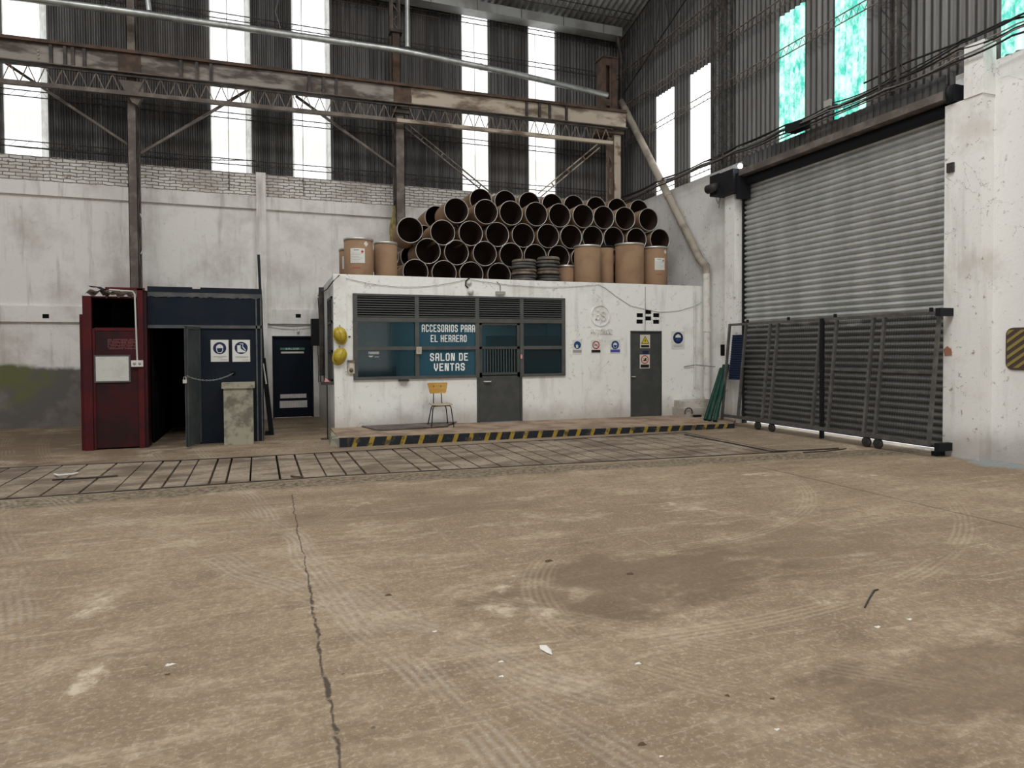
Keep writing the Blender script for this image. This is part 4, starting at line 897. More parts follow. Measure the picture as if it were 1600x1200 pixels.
# diagonal braces
def brace(p, q, y, lab, double=False, mt='steel_brown'):
    a, b = at(*p, Y=y), at(*q, Y=y); mb = MB()
    if double:
        d = (b-a).normalized(); n_ = Vector((-d.z, 0, d.x))*.055
        mb.bar(a+n_, b+n_, .03, .035, (0, 1, 0)); mb.bar(a-n_, b-n_, .03, .035, (0, 1, 0)); L = (b-a).length
        k = .5
        while k < L: mb.bar(a+d*k+n_, a+d*k-n_, .03, .04, (0, 1, 0)); k += .62
    else: mb.bar(a, b, .05, .07, (0, 1, 0))
    mb.build('diagonal_brace', mt, label=lab, cat='brace', group='diagonal braces below the crane girder')
brace((8, 98), (200, 226), 16.5, 'diagonal steel brace left of the first crane column')
brace((220, 240), (392, 138), 16.5, 'diagonal steel brace right of the first crane column')
brace((462, 150), (617, 262), 16.5, 'diagonal steel brace left of the second crane column')
brace((634, 196), (768, 306), 16.5, 'double laced diagonal brace right of the second crane column', True)
brace((843, 305), (935, 228), 16.5, 'double laced diagonal brace left of the corner column', True, 'steel_beige')

def lattice(p, q, h, lab, mt='rod', perp=(0, 0, 1), pitch=.17, r=.011, rz=.006, name='lattice_purlin', group='lattice purlins behind the sheeting', extra=True):
    p, q = Vector(p), Vector(q); d = q-p; L = d.length; d.normalize(); up = Vector(perp)*h
    out = d.cross(Vector((0, 0, 1))).normalized()*h*.8
    if out.y > 0 or out.x > 0: out = -out
    t = thing(name, tuple(p), lab, 'purlin', group)
    mb = MB(); mb.tube([p, q], r, 6); mb.tube([p+up, q+up], r, 6)
    if extra: mb.tube([p+up*.5+out, q+up*.5+out], r, 6)
    mb.build('chords', mt, t)
    mb = MB(); k = 0; s_ = 0
    pts = []
    while s_ < L: pts.append(p+d*s_+(up if k % 2 else Vector())); s_ += pitch/2; k += 1
    mb.tube(pts, rz, 4, smooth := True) if False else mb.tube(pts, rz, 4)
    mb.build('zigzag_rods', mt, t)
    if extra:
        mb = MB(); mb.tube([(p+d*(i*pitch/2)+(up if i % 2 else up*.5+out)) for i in range(int(L/(pitch/2)))], rz, 4); mb.build('side_rods', mt, t)
for z, lab in ((6.13, 'lowest'), (7.22, 'second'), (9.55, 'third'), (10.45, 'topmost')):
    lattice((XL, YB-.02, z), (XR-.1, YB-.02, z), .13, lab+' thin lattice purlin across the back cladding', 'steel_dark', extra=False, pitch=.24, r=.012)
for z, lab in ((7.58, 'second'), (8.60, 'third'), (9.62, 'topmost')):
    lattice((XR-.02, YF+.2, z), (XR-.02, YB-.15, z), .16, lab+' lattice purlin along the gable cladding', 'rod' if z > 8 else 'rod')
lattice((XR-.04, 7.1, 5.97), (XR-.04, YB-.15, 5.86), .16, 'lowest lattice purlin along the top of the right wall', 'rod')
# lattice posts on the gable
for y, lab in ((12.55, 'tall lattice post on the gable between the white and green sheets'), (8.15, 'tall lattice post on the gable right of the green sheets'), (3.0, 'lattice post on the gable near the hall front')):
    t = thing('lattice_post', (XR-.1, y, 5.9), lab, 'post', 'lattice posts on the gable')
    zt2 = roof_z(y)-.1; c4 = [(XR-.03, y-.17), (XR-.03, y+.17), (XR-.28, y-.17), (XR-.28, y+.17)]
    mb = MB()
    for cx, cy in c4: mb.bar((cx, cy, 5.9), (cx, cy, zt2), .035, .035)
    mb.build('chords', 'steel_dark', t)
    for (a, b) in ((0, 1), (2, 3), (0, 2), (1, 3)):
        z = 5.95; k = 0; pts = []
        while z < zt2: pts.append((*(c4[a] if k % 2 else c4[b]), z)); z += .17; k += 1
        MB().tube(pts, .008, 4).build('zigzag_rods', 'steel_dark', t)
# eaves lattice beam, gutter and rafters
t = thing('zinc_gutter', (0, YB-.3, 10.5), 'pale zinc gutter running along the top of the back wall', 'gutter')
mb = MB(); 
ga, gb = at(640, 8, Y=YB-.3), at(965, 52, Y=YB-.3)
mb.add([(XL, YB-.42, 10.62), (9.7, YB-.42, 10.62), (9.7, YB-.05, 10.62), (XL, YB-.05, 10.62), (XL, YB-.42, 10.87), (9.7, YB-.42, 10.87), (9.7, YB-.05, 10.87), (XL, YB-.05, 10.87)], [(0, 1, 2, 3), (0, 1, 5, 4), (3, 2, 6, 7), (0, 3, 7, 4), (1, 2, 6, 5)])
mb.build('trough', 'gutter', t); mb = MB()
for k in range(20): x = XL+.6+k*1.25; mb.box(x-.01, x+.01, YB-.427, YB-.42, 10.62, 10.88)
mb.build('joint_straps', 'steel_brown', t)
lattice((XL, YB-.75, 10.93), (XR-.1, YB-.75, 10.93), .2, 'dark lattice beam under the roof edge above the gutter', 'steel_dark', name='lattice_beam', group='eaves lattice', pitch=.2)
for y in (13.6, 10.0):
    lattice((XL, y, roof_z(y)-.35), (XR-.1, y, roof_z(y)-.35), .25, 'lattice roof purlin %s from the back wall' % ('first' if y > 12 else 'second'), 'steel_dark', name='roof_purlin', group='roof lattices')
a = Vector((XR-.25, YB-.5, roof_z(YB-.5)-.75))
mb = MB()
for off in (0, .45):
    mb.bar((XR-.15, YB-.2, 9.0+off*3.6), (XR-.15, RIDGE, roof_z(RIDGE)-.35+off*.6), .03, .03)
k = 0
y = YB-.2
def lz(y, off): s_ = (YB-.2-y)/(YB-.2-RIDGE); return (9.0+off*3.6)*(1-s_)+(roof_z(RIDGE)-.35+off*.6)*s_
while y > RIDGE+.4: mb.bar((XR-.15, y, lz(y, 0 if k % 2 else .45)), (XR-.15, y-.35, lz(y-.35, .45 if k % 2 else 0)), .015, .015); y -= .35; k += 1
mb.build('rafter_truss', 'steel_dark', label='slender dark rafter truss climbing the gable from the back corner', cat='truss')

# pipes high up
pts = [at(-260, -40, Y=15.95), at(60, 0, Y=15.95), at(210, 20, Y=15.95), at(400, 46.5, Y=15.95), at(612, 77, Y=15.95), at(632, 80.5, Y=15.95), at(800, 114.5, Y=15.95), at(949, 149, Y=15.95)]
t = thing('overhead_pipe', tuple(pts[1]), 'galvanised pipe running high across the back of the hall above the crane girder', 'pipe')
T(pts, .074, 14).build('pipe_run', 'galv', t)
for q in (.5,): 
    for i in (2, 4, 6):
        p = pts[i].lerp(pts[i-1], .3); d = (pts[i]-pts[i-1]).normalized(); T([p-d*.03, p+d*.03], .083, 14).build('pipe_collar', 'galv', t)
a, b = at(637, 74, Y=15.95), at(637, -60, Y=15.95); b.x = a.x; T([a, b], .058, 12).build('pipe_drop', 'galv', t)
a, b = at(233, 17, Y=15.95), at(227, -30, Y=15.95); T([a, b], .05, 12).build('pipe_drop', 'galv', t)
# downpipe
XD = 9.78
pts1 = [Vector((9.6, YB-.35, 10.62)), Vector((9.62, YB-.35, 10.42)), Vector((XD, 17.08, 10.15)), Vector((XD, 17.08, 8.85))]
pts2 = [Vector((XD, 17.08, 8.85)), Vector((XD, 16.9, 8.60)), Vector((XD, 13.35, 3.78)), at(1103, 416, X=XD), at(1103.5, 428, X=XD)]
t = thing('rain_downpipe', (XD, 13.15, .1), 'rain downpipe slanting down the back corner then dropping beside the office', 'pipe')
T(pts1, .06, 14).build('upper_pipe', 'steel_dark', t); T(pts2, [.085, .095, .095, .095, .085], 14).build('slanting_pipe', 'pipe_beige', t)
a = at(1103.5, 426, X=XD); T([a, (XD, a.y-.02, 2.05)], .082, 14).build('lower_pipe', 'pipe_white', t); T([(XD, a.y-.02, 2.1), (XD, a.y-.02, .46)], .078, 14).build('lower_pipe', 'pipe_white', t)
for z in (2.08, 1.28): T([(XD, a.y-.02, z-.025), (XD, a.y-.02, z+.025)], .092, 14).build('pipe_clip', 'pipe_white', t)
d = pts2[2]-pts2[1]; c = pts2[1].lerp(pts2[2], .62); d.normalize(); T([c-d*.06, c+d*.06], .105, 14).build('pipe_socket', 'pipe_beige', t)
# thin conduit in the office corner
a = at(1086, 447, Y=13.25); T([(a.x, 13.26, 3.0), (a.x, 13.26, .75)], .018, 8).build('conduit_pipe', 'pipe_white', label='thin white conduit down the office wall next to the downpipe', cat='conduit')
T([at(1069, 573, Y=13.27), at(1087, 570, Y=13.25), at(1117, 573, X=9.7)], .012, 6).build('clamp_rod', 'cable_grey', label='thin horizontal rod clamped to the downpipe at head height', cat='rod')

# ================================================================ SHUTTER, ROLLER, GATE
def shutter():
    t = thing('roller_shutter', (XR+.03, (SH0+SH1)/2, 0), 'huge galvanised roller shutter closing the gateway in the right wall', 'shutter')
    xs_ = XR+.02; mb = MB(); z = .075; pr = []
    pitch = .113
    while z < 5.28:
        for k in range(7): s_ = k/7; pr.append((xs_-.045*sin(pi*s_), z+pitch*.84*s_))
        pr += [(xs_, z+pitch*.84), (xs_+.02, z+pitch*.845), (xs_+.02, z+pitch*.995)]
        z += pitch
    vs = []
    for x, zz_ in pr: vs += [(x, SH0, zz_), (x, SH1, zz_)]
    mb.add(vs, [(2*i, 2*i+1, 2*i+3, 2*i+2) for i in range(len(pr)-1)], True)
    mb.build('slat_curtain', 'shutter', t)
    for i, y in enumerate((SH0, SH1)):
        s = 1 if i == 0 else -1
        B(XR-.06, XR+.05, y-.0*s, y+.035*s, 0, 5.3).build('guide_rail', 'black', t)
    B(xs_-.02, xs_+.01, SH0, SH1, .055, .10).build('bottom_bar', 'steel_dark', t)
    return t
sht = shutter()
def roller():
    a, b = at(1162, 275, X=9.72), at(1484, 166, X=9.72); z = 5.43
    t = thing('shutter_roller', (9.72, 9.6, z), 'brown steel box beam holding the shutter roller above the gateway', 'roller')
    B(9.60, 9.90, 7.16, 11.75, z-.055, z+.075).build('box_beam', 'pipe_beige' if False else 'steel_brown', t)
    T([(9.86, 7.24, z-.14), (9.86, 11.8, z-.14)], .10, 18).build('roller_tube', 'black', t)
    B(9.66, 9.90, 7.02, 7.16, z-.11, z+.14).build('end_bracket', 'black', t); MB().lathe([(0, -.05), (.11, -.05), (.125, -.03), (.125, .0), (0, .0)], (9.68, 7.10, z+.02), 'Y', 24).build('chain_wheel', 'black', t)
    return t
roller()
# draught strip of short vertical sheets above the beam
mb = MB(); y = 7.35
while y < 11.95:
    mb.box(9.90, 9.915, y, y+.085, 5.50, 5.86); mb.box(9.915, 9.925, y+.085, y+.13, 5.50, 5.86); y += .13
mb.build('ribbed_flashing', 'clad_right', label='ribbed sheet strip between the roller beam and the purlin above it', cat='flashing')
def motor():
    c = at(1131, 282, X=9.55); t = thing('shutter_motor', (9.6, 12.0, 5.0), 'black shutter motor and chain box above the left of the gateway', 'motor')
    y0, y1 = at(1148, 280, X=9.5).y, at(1120, 280, X=9.5).y
    B(9.55, 9.95, y0+.12, y1, 5.05, 5.56).build('gear_box', 'black', t); B(9.55, 9.95, y1, y1+.32, 5.12, 5.58).build('motor_mount', 'black', t)
    MB().lathe([(0, -.17), (.09, -.17), (.10, -.05), (.10, .12), (0, .12)], (9.50, y1+.2, 5.28), 'Y', 18).build('motor_barrel', 'steel_dark', t)
    B(9.62, 9.9, y0-.02, y0+.10, 4.90, 5.45).build('side_plate', 'black', t)
    T([at(1115, 297, X=9.9), at(1117, 306, X=9.9), at(1122, 318, X=9.9), at(1127, 303, X=9.9), at(1123, 325, X=9.9)], .006, 5).build('loose_wire', 'cable', t)
motor()
p = at(1157, 259.5, X=9.62); t = thing('led_floodlight', tuple(p), 'small bright lamp glowing above the shutter motor', 'lamp'); MB().lathe([(0, -.03), (.045, -.03), (.045, .02), (0, .02)], tuple(p), 'X', 16).build('lens', 'led', t)
B(p.x+.02, 9.94, p.y-.02, p.y+.02, p.z-.02, p.z+.02).build('lamp_arm', 'steel_dark', t)
p = at(1295, 162, X=9.75); t = thing('floodlight', tuple(p), 'small grey floodlight fixed under the second green sheet', 'lamp'); B(p.x-.05, p.x+.0, p.y-.07, p.y+.07, p.z-.06, p.z+.06).build('lamp_head', 'sign_grey', t); B(p.x, 9.95, p.y-.015, p.y+.015, p.z-.02, p.z+.02).build('lamp_arm', 'steel_dark', t)
p = at(1236, 200, X=9.7); B(p.x-.06, 9.9, p.y-.28, p.y+.10, p.z-.07, p.z+.06).build('light_fitting', 'black', label='dark batten fitting under the first green sheet', cat='light fitting')

# cables along the top of the right wall
def cable(pts, r, lab, mt='cable', group=None, name='cable'): T(pts, r, 6).build(name, mt, label=lab, cat='cable', group=group)
for k, (dz, mt) in enumerate(((.30, 'cable'), (.24, 'cable'), (.17, 'cable_grey'), (.12, 'cable'), (.05, 'cable_grey'), (-.05, 'cable'))):
    ys_ = [YB-.3, 15.0, 13.2, 12.0, 10.6, 9.4, 8.2, 7.0, 6.2, 5.0, 3.0]; pts = []
    for i, y in enumerate(ys_): pts.append(Vector((9.78-.03*k, y, 5.93+dz*(1.0 if y < 8 else .55)+random.uniform(-.04, .04))))
    fine = []
    for a, b in zip(pts, pts[1:]): fine += sag(a, b, random.uniform(.01, .05), 6)[:-1]
    fine.append(pts[-1])
    cable(fine, .011+.004*(k % 2), 'sagging dark cable above the gateway, %s from the top of its bundle' % ORD[k], mt, 'cable bundle above the gateway')
cable([at(1600, 210/8+0, X=9.8)+Vector((0, 0, 0)), at(1570, 33, X=9.8), at(1500, 66, X=9.8), at(1420, 96, X=9.8), at(1350, 130, X=9.8)], .016, 'thick black cable looping up to the right above the pier')
# sliding gate on castors, leaning on the shutter
def gate():
    t = thing('wheeled_gate', (9.4, 9.4, 0), 'long grey steel mesh gate on castors standing before the shutter', 'gate')
    xt, xb, zt_, zb_ = 9.55, 9.34, 2.17, .20
    X = lambda z: xb+(xt-xb)*(z-zb_)/(zt_-zb_)
    ys_ = [at(px, 500, X=xt).y for px in (1166, 1204, 1216, 1283, 1308, 1365, 1382.5, 1468)]
    for y in ys_: MB().bar((X(zb_), y, zb_), (X(zt_), y, zt_), .045, .05, (1, 0, 0)).build('upright', 'gate', t)
    y0, y1 = ys_[-1], ys_[0]; MB().bar((X(zt_), y0-.02, zt_), (X(zt_), 12.0, zt_), .045, .05).build('top_rail', 'gate', t)
    MB().bar((X(zb_), y0-.02, zb_), (X(zb_), 11.9, zb_), .05, .06).build('bottom_rail', 'gate', t)
    zm_ = 1.27; mb = MB()
    for a, b in ((0, 1), (2, 3), (4, 5), (6, 7)): mb.bar((X(zm_), ys_[a], zm_), (X(zm_), ys_[b], zm_), .035, .035)
    mb.build('middle_rail', 'gate', t)
    B(X(1.0)+.06, X(1.0)+.12, ys_[3]-.09, ys_[3]-.03, 0, zt_+.02).build('drop_bolt_post', 'black', t)
    mb = MB(); z = zb_
    while z < zt_: mb.bar((X(z)+.02, y0, z), (X(z)+.02, y1, z), .003, .003); z += .045
    y = y0
    while y < y1: mb.bar((X(zb_)+.02, y, zb_), (X(zt_)+.02, y, zt_), .003, .003, (1, 0, 0)); y += .045
    mb.build('wire_mesh', 'mesh', t)
    # narrow end frame with blue panel
    mb = MB(); mb.bar((X(zb_), 11.98, zb_-.1), (X(zt_), 11.98, zt_), .04, .05, (1, 0, 0)); mb.build('end_upright', 'gate', t)
    mb = MB(); mb.corr(lambda u, tt, b: (X(u)+.07+b, tt, u), .98, 1.95, y1+.05, 11.95, .05, .008, 6); mb.build('blue_panel', 'blue_mesh', t)
    for z in (zt_, zb_-.06): B(9.42, XR-.251, y0-.11, y0-.03, z-.05, z+.07).build('pier_bracket', 'black', t)
    B(9.50, XR-.26, y0-.0, y0+.08, .0, .07).build('stop_block', 'black', t)
    for py in (1184, 1206, 1354, 1372):
        c = at(py, 671 if py < 1300 else 693, X=9.36); c.z = .085
        MB().lathe([(0, -.025), (.07, -.025), (.085, -.015), (.085, .015), (.07, .025), (0, .025)], (9.36, c.y, .085), 'X', 20).build('castor_wheel', 'steel_dark', t)
        mb = B(9.325, 9.335, c.y-.03, c.y+.03, .08, .20); mb.box(9.385, 9.395, c.y-.03, c.y+.03, .08, .20); mb.box(9.325, 9.395, c.y-.05, c.y+.05, .17, .20); mb.build('castor_fork', 'steel_dark', t)
    for px in (1168, 1232, 1305, 1455):
        c = at(px, 500, X=xt); B(xt-.02, xt+.02, c.y-.02, c.y+.02, zt_+.02, zt_+.09).build('top_lug', 'black', t)
gate()

# hazard sign on right wall (rounded plate with diagonal stripes)
def hazard():
    c = at(1603, 545, X=XR-.004); h = .30; w = .26
    t = thing('hazard_plate', (XR, c.y, c.z-h), 'rounded brown plate with olive diagonal stripes on the white right wall', 'sign')
    def rr(w, h, r): 
        pts = []
        for cx, cz, a0 in ((w-r, h-r, 0), (-w+r, h-r, pi/2), (-w+r, -h+r, pi), (w-r, -h+r, 1.5*pi)): pts += [(c.y+cx+r*cos(a0+k*pi/12), c.z+cz+r*sin(a0+k*pi/12)) for k in range(7)]
        return pts
    MB().prism(rr(w, h, .1), 'X', XR-.02, XR).build('plate', 'hazard_dark', t)
    mb = MB()
    for k in range(-5, 6):
        zc = c.z+k*.115+.03
        # clip stripes to the plate's width
        y0, y1 = c.y-w+.02, c.y+w-.02; sl = -.62 if False else .75
        pts = [(y0, zc-sl*(y0-c.y)), (y1, zc-sl*(y1-c.y)), (y1, zc-sl*(y1-c.y)+.05), (y0, zc-sl*(y0-c.y)+.05)]
        for lim, sg in ((c.z-h+.03, 1), (c.z+h-.03, -1)):
            out = []
            for (ya, za), (yb2, zb2) in zip(pts, pts[1:]+pts[:1]):
                ia, ib = (za-lim)*sg >= 0, (zb2-lim)*sg >= 0
                if ia: out.append((ya, za))
                if ia != ib: f_ = (lim-za)/(zb2-za); out.append((ya+(yb2-ya)*f_, lim))
            pts = out
            if not pts: break
        if len(pts) > 2: mb.prism(pts, 'X', XR-.024, XR-.019)
    mb.build('stripes', 'hazard_yellow', t)
hazard()
p = at(1486, 262, X=XR-.26); B(p.x-.03, p.x+.01, p.y-.05, p.y+.05, p.z-.07, p.z+.07).build('wall_socket', 'steel_dark', label='small dark junction fixed high on the right pier', cat='junction box')
p = at(1482, 549, X=XR-.26); MB().prism([(p.y-.05, p.z-.06), (p.y+.06, p.z-.07), (p.y+.08, p.z+.03), (p.y+.02, p.z+.08), (p.y-.04, p.z+.03)], 'X', p.x, p.x+.012).build('broken_plaster', 'foam', label='patch of bare red brick on the right pier', cat='patch')

# ================================================================ SHEDS AT LEFT
YS = 13.05
sp = lambda px, py, y=YS: at(px, py, Y=y)
def blue_shed():
    x0, x1 = sp(233, 600).x, sp(411, 600).x; zt_ = sp(300, 449).z; zd = sp(300, 513).z; xd1 = sp(303, 600).x; y1 = 16.1
    t = thing('blue_shed', ((x0+x1)/2, 14.5, 0), 'navy blue sheet metal shed with an open dark doorway', 'shed')
    MB().wall('Y', YS, YS+.04, xd1+.09, x1, 0, zd, []).build('front_panel', 'navy', t)
    MB().box(x0, x1, YS, YS+.04, zd+.05, zt_-.16).build('fascia', 'navy', t)
    mb = B(x0, x1, YS-.03, YS+.05, zd, zd+.055); mb.build('lintel', 'navy_grey', t)
    B(xd1+.02, xd1+.09, YS-.02, YS+.05, 0, zd).build('jamb', 'navy_grey', t)
    n = 40; pts = [(x0+(x1-x0)*i/n, zt_-.16-random.uniform(0, .035)) for i in range(n+1)] ; mb = MB().prism([(x0, zt_-.09)]+pts+[(x1, zt_-.09)], 'Y', YS-.012, YS-.002); mb.build('peeling_strip', 'navy_grey', t)
    a = sp(300, 450).x; b_ = sp(313, 450).x; mb = B(x0, a, YS-.02, YS+.06, zt_-.09, zt_); mb.box(b_, x1, YS-.02, YS+.06, zt_-.09, zt_); mb.box(a, b_, YS-.02, YS+.06, zt_-.09, zt_-.04); mb.build('top_edge', 'navy', t)
    B(x1-.04, x1, YS+.04, y1, 0, zt_-.02).build('side_wall', 'navy', t); B(x0, x1, YS+.06, y1, zt_-.05, zt_-.02).build('roof_sheet', 'navy', t)
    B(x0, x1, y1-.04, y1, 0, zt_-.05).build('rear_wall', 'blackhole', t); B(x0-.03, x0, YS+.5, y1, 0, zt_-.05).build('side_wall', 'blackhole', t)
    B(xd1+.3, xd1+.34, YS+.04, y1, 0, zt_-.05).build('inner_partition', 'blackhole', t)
    mb = MB().lathe([(0, 0), (.045, 0), (.045, .01), (0, .01)], (sp(364.5, 583).x, YS-.004, sp(364.5, 583).z), 'Y', 20); mb.build('chain_hole', 'blackhole', t)
    for xx in (x1-.10, x1-.02): B(xx-.012, xx+.012, YS-.03, YS, 0, zt_-.1).build('corner_angle', 'navy_grey', t)
    # door leaf opened towards the hall
    hinge = Vector((xd1+.10, YS-.04, 0)); free = Vector((sp(293.5, 520, 12.5).x, 12.5, 0))
    mb = MB(); d = (free-hinge); d.normalize(); L = .62; e = hinge+d*L; nrm = Vector((d.y, -d.x, 0))*.02
    z0, z1 = .04, zd+.02
    def leaf(a, b, z0, z1, th): 
        A, Bv = hinge+d*a, hinge+d*b; n_ = Vector((-d.y, d.x, 0))*th/2
        mb.add([A-n_+Vector((0, 0, z0)), Bv-n_+Vector((0, 0, z0)), Bv+n_+Vector((0, 0, z0)), A+n_+Vector((0, 0, z0)), A-n_+Vector((0, 0, z1)), Bv-n_+Vector((0, 0, z1)), Bv+n_+Vector((0, 0, z1)), A+n_+Vector((0, 0, z1))], [(0, 1, 2, 3), (4, 7, 6, 5), (0, 4, 5, 1), (1, 5, 6, 2), (2, 6, 7, 3), (3, 7, 4, 0)])
    leaf(0, L, z0, z1, .03); leaf(L-.05, L, z0, z1, .055); leaf(0, .04, z0, z1, .05); leaf(0, L, z1-.05, z1, .05)
    mb.build('door', 'greydoor', t)
    # chain and padlock
    lock = e+Vector((-.02, -.05, sp(296, 590).z)); hole = Vector((sp(364.5, 583).x, YS-.02, sp(364.5, 583).z))
    pts = sag(lock+Vector((0.03, 0, .05)), hole, .10, 26); mb = MB()
    for i, (p, q) in enumerate(zip(pts, pts[1:])):
        c = (p+q)/2; dd = (q-p).normalized(); s_ = dd.cross(Vector((0, 0, 1)) if i % 2 else Vector((0, 1, 0))).normalized()
        mb.tube([c+dd*(.021*cos(a))+s_*(.011*sin(a)) for a in [k*pi/4 for k in range(8)]], .0035, 4, closed=True)
    mb.build('chain', 'galv', t)
    mb = B(lock.x-.03, lock.x+.03, lock.y-.012, lock.y+.012, lock.z-.07, lock.z-.01); mb.tube([(lock.x-.02, lock.y, lock.z-.01), (lock.x-.018, lock.y, lock.z+.035), (lock.x+.018, lock.y, lock.z+.035), (lock.x+.02, lock.y, lock.z-.01)], .006, 6); mb.build('padlock', 'rim', t)
    return x0, x1, zt_
bx0, bx1, bzt = blue_shed()
osign('safety_sign', 329, 531, 357.5, 565, head_helmet()+[('sign_grey', 'rect', -.35, .38, -.275, -.245), ('sign_grey', 'rect', -.1, .16, -.32, -.30), ('sign_grey', 'rect', .02, .42, -.42, -.40)], 'white sign with a helmeted head on a blue disc, on the navy shed', y=YS-.003, group='signs on the blue shed')
osign('safety_sign', 362.7, 531, 391, 565, [('sign_navy', 'disc', 0, .13, .37), ('paper', 'poly', [(-.22, -.04), (-.22, .25), (-.03, .26), (-.02, .10), (.12, .02), (.26, -.03), (.20, -.07), (-.18, -.07)]), ('paper', 'poly', [(-.08, .33), (.12, .33), (.10, .20), (.26, .04), (.24, -.0), (.07, .15), (.08, .30), (-.08, .30)]), ('sign_grey', 'rect', -.32, .40, -.265, -.245), ('sign_grey', 'rect', -.32, .40, -.315, -.295), ('sign_grey', 'rect', .05, .42, -.43, -.41)], 'white sign with a safety boot on a blue disc, on the navy shed', y=YS-.003, group='signs on the blue shed')

def red_cubicle():
    y = YS-.12; q = lambda px, py: at(px, py, Y=y)
    x0, x1 = q(132, 600).x, q(231, 600).x; zt_ = q(160, 463).z
    t = thing('red_cubicle', ((x0+x1)/2, 13.5, 0), 'dark red sheet metal cubicle with an open upper hatch', 'cubicle')
    xa = q(150, 600).x; xb = q(217, 600).x; zh0, zh1 = q(180, 513).z, q(180, 466).z; ztr = q(220, 451).z
    B(x0, xa-.04, y-.05, y+.03, 0, zt_).build('left_post', 'red', t); B(xa-.035, xa, y-.03, y+.03, 0, zh0).build('left_stile', 'red', t)
    B(x0-.06, x0, y+.02, y+.06, 0, q(129, 491).z).build('rear_edge', 'red', t)
    B(xb, x1-.05, y-.04, y+.03, 0, ztr).build('right_post', 'red', t); B(x1-.05, x1, y, y+.3, 0, ztr-.03).build('right_return', 'red_dark', t)
    B(xa, xb, y-.01, y+.01, 0.03, zh0).build('lower_panel', 'red_dark', t); B(xa-.03, xb, y-.02, y+.02, zh1, zt_).build('head_rail', 'red', t)
    B(xa, xb-.0, y-.02, y+.0, zh0-.04, zh0+.01).build('hatch_sill', 'red', t)
    mb = MB(); z0v = q(180, 540).z; 
    for i in range(24):
        for j in range(7):
            if (i*5+j*3) % 11: mb.box(q(168, 500).x+i*.0215, q(168, 500).x+i*.0215+.012, y-.016, y-.010, z0v-.06+j*.026, z0v-.06+j*.026+.014)
    mb.build('perforated_vent', 'perf', t)
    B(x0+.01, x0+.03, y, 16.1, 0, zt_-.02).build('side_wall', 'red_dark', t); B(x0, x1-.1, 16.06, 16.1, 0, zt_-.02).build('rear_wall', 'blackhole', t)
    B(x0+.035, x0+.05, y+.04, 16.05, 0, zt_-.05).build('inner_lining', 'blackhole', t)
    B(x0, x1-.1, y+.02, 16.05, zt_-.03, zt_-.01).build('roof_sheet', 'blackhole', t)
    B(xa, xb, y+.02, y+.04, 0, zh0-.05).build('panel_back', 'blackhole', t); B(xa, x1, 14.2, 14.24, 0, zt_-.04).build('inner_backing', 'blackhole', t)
    B(q(166, 500).x, x1-.02, y-.04, y+.0, ztr-.03, ztr+.01).build('top_bar', 'red', t)
    mb = MB(); n = 26; xs_ = [q(134, 500).x+(q(208, 500).x-q(134, 500).x)*i/n for i in range(n+1)]
    vs = []
    for i, x in enumerate(xs_): h = .05*sin(i*.9)*.5+random.uniform(0, .05)+(.04 if 5 < i < 10 else 0); vs += [(x, y-.08-.02*sin(i), zt_-.02+h), (x, y+.22, zt_+.10+h*.5)]
    mb.add(vs, [(2*i, 2*i+1, 2*i+3, 2*i+2) for i in range(n)]); mb.build('torn_roofing', 'steel_rust', t)
    mb = MB(); vs = []
    for i in range(9): x = q(141, 500).x+i*.04; vs += [(x, y-.10, zt_+.16-.01*i+random.uniform(-.02, .02)), (x+.02, y+.1, zt_+.19-.01*i+random.uniform(-.02, .02))]
    mb.add(vs, [(2*i, 2*i+1, 2*i+3, 2*i+2) for i in range(8)]); mb.build('torn_flap', 'black', t)
    # whiteboard, socket and conduit
    a, b = at(147, 555, Y=y-.02), at(204.5, 597, Y=y-.02)
    w = thing('whiteboard', ((a.x+b.x)/2, y-.02, b.z), 'blank framed whiteboard hung on the red cubicle', 'whiteboard')
    B(a.x, b.x, y-.035, y-.012, b.z, a.z).build('frame', 'frame', w); B(a.x+.025, b.x-.025, y-.040, y-.030, b.z+.025, a.z-.025).build('writing_surface', 'whiteboard', w)
    a = at(214.5, 568, Y=y-.06); s_ = thing('wall_socket', (a.x, y-.06, a.z-.05), 'double white socket on the right post of the red cubicle', 'socket')
    B(a.x-.09, a.x+.09, y-.075, y-.041, a.z-.055, a.z+.055).build('face_plate', 'plastic_white', s_)
    for dx in (-.04, .04): MB().lathe([(0, 0), (.024, 0), (.024, .004), (0, .004)], (a.x+dx, y-.079, a.z), 'Y', 16).build('socket_face', 'sign_grey', s_)
    c = at(213, 460, Y=y-.06); T([(a.x, y-.055, a.z+.05), (a.x-.01, y-.055, a.z+.6), (a.x-.02, y-.055, c.z+.0), (a.x-.05, y-.055, c.z+.05), (a.x-.4, y-.05, c.z+.07)], .014, 8).build('conduit', 'cable_white', label='white conduit running down the red cubicle to the socket', cat='conduit')
red_cubicle()
def stone_bin():
    a, b = at(347, 600, Y=12.7), at(397, 600, Y=12.7); z = at(370, 598, Y=12.7).z
    t = thing('concrete_pillar_box', ((a.x+b.x)/2, 12.9, 0), 'weathered concrete block plinth standing before the navy shed', 'plinth')
    B(a.x+.02, b.x-.02, 12.70, 13.0, 0, z-.08).build('body', 'stone', t); B(a.x-.01, b.x+.01, 12.67, 13.02, z-.10, z).build('cap', 'stone', t)
stone_bin()
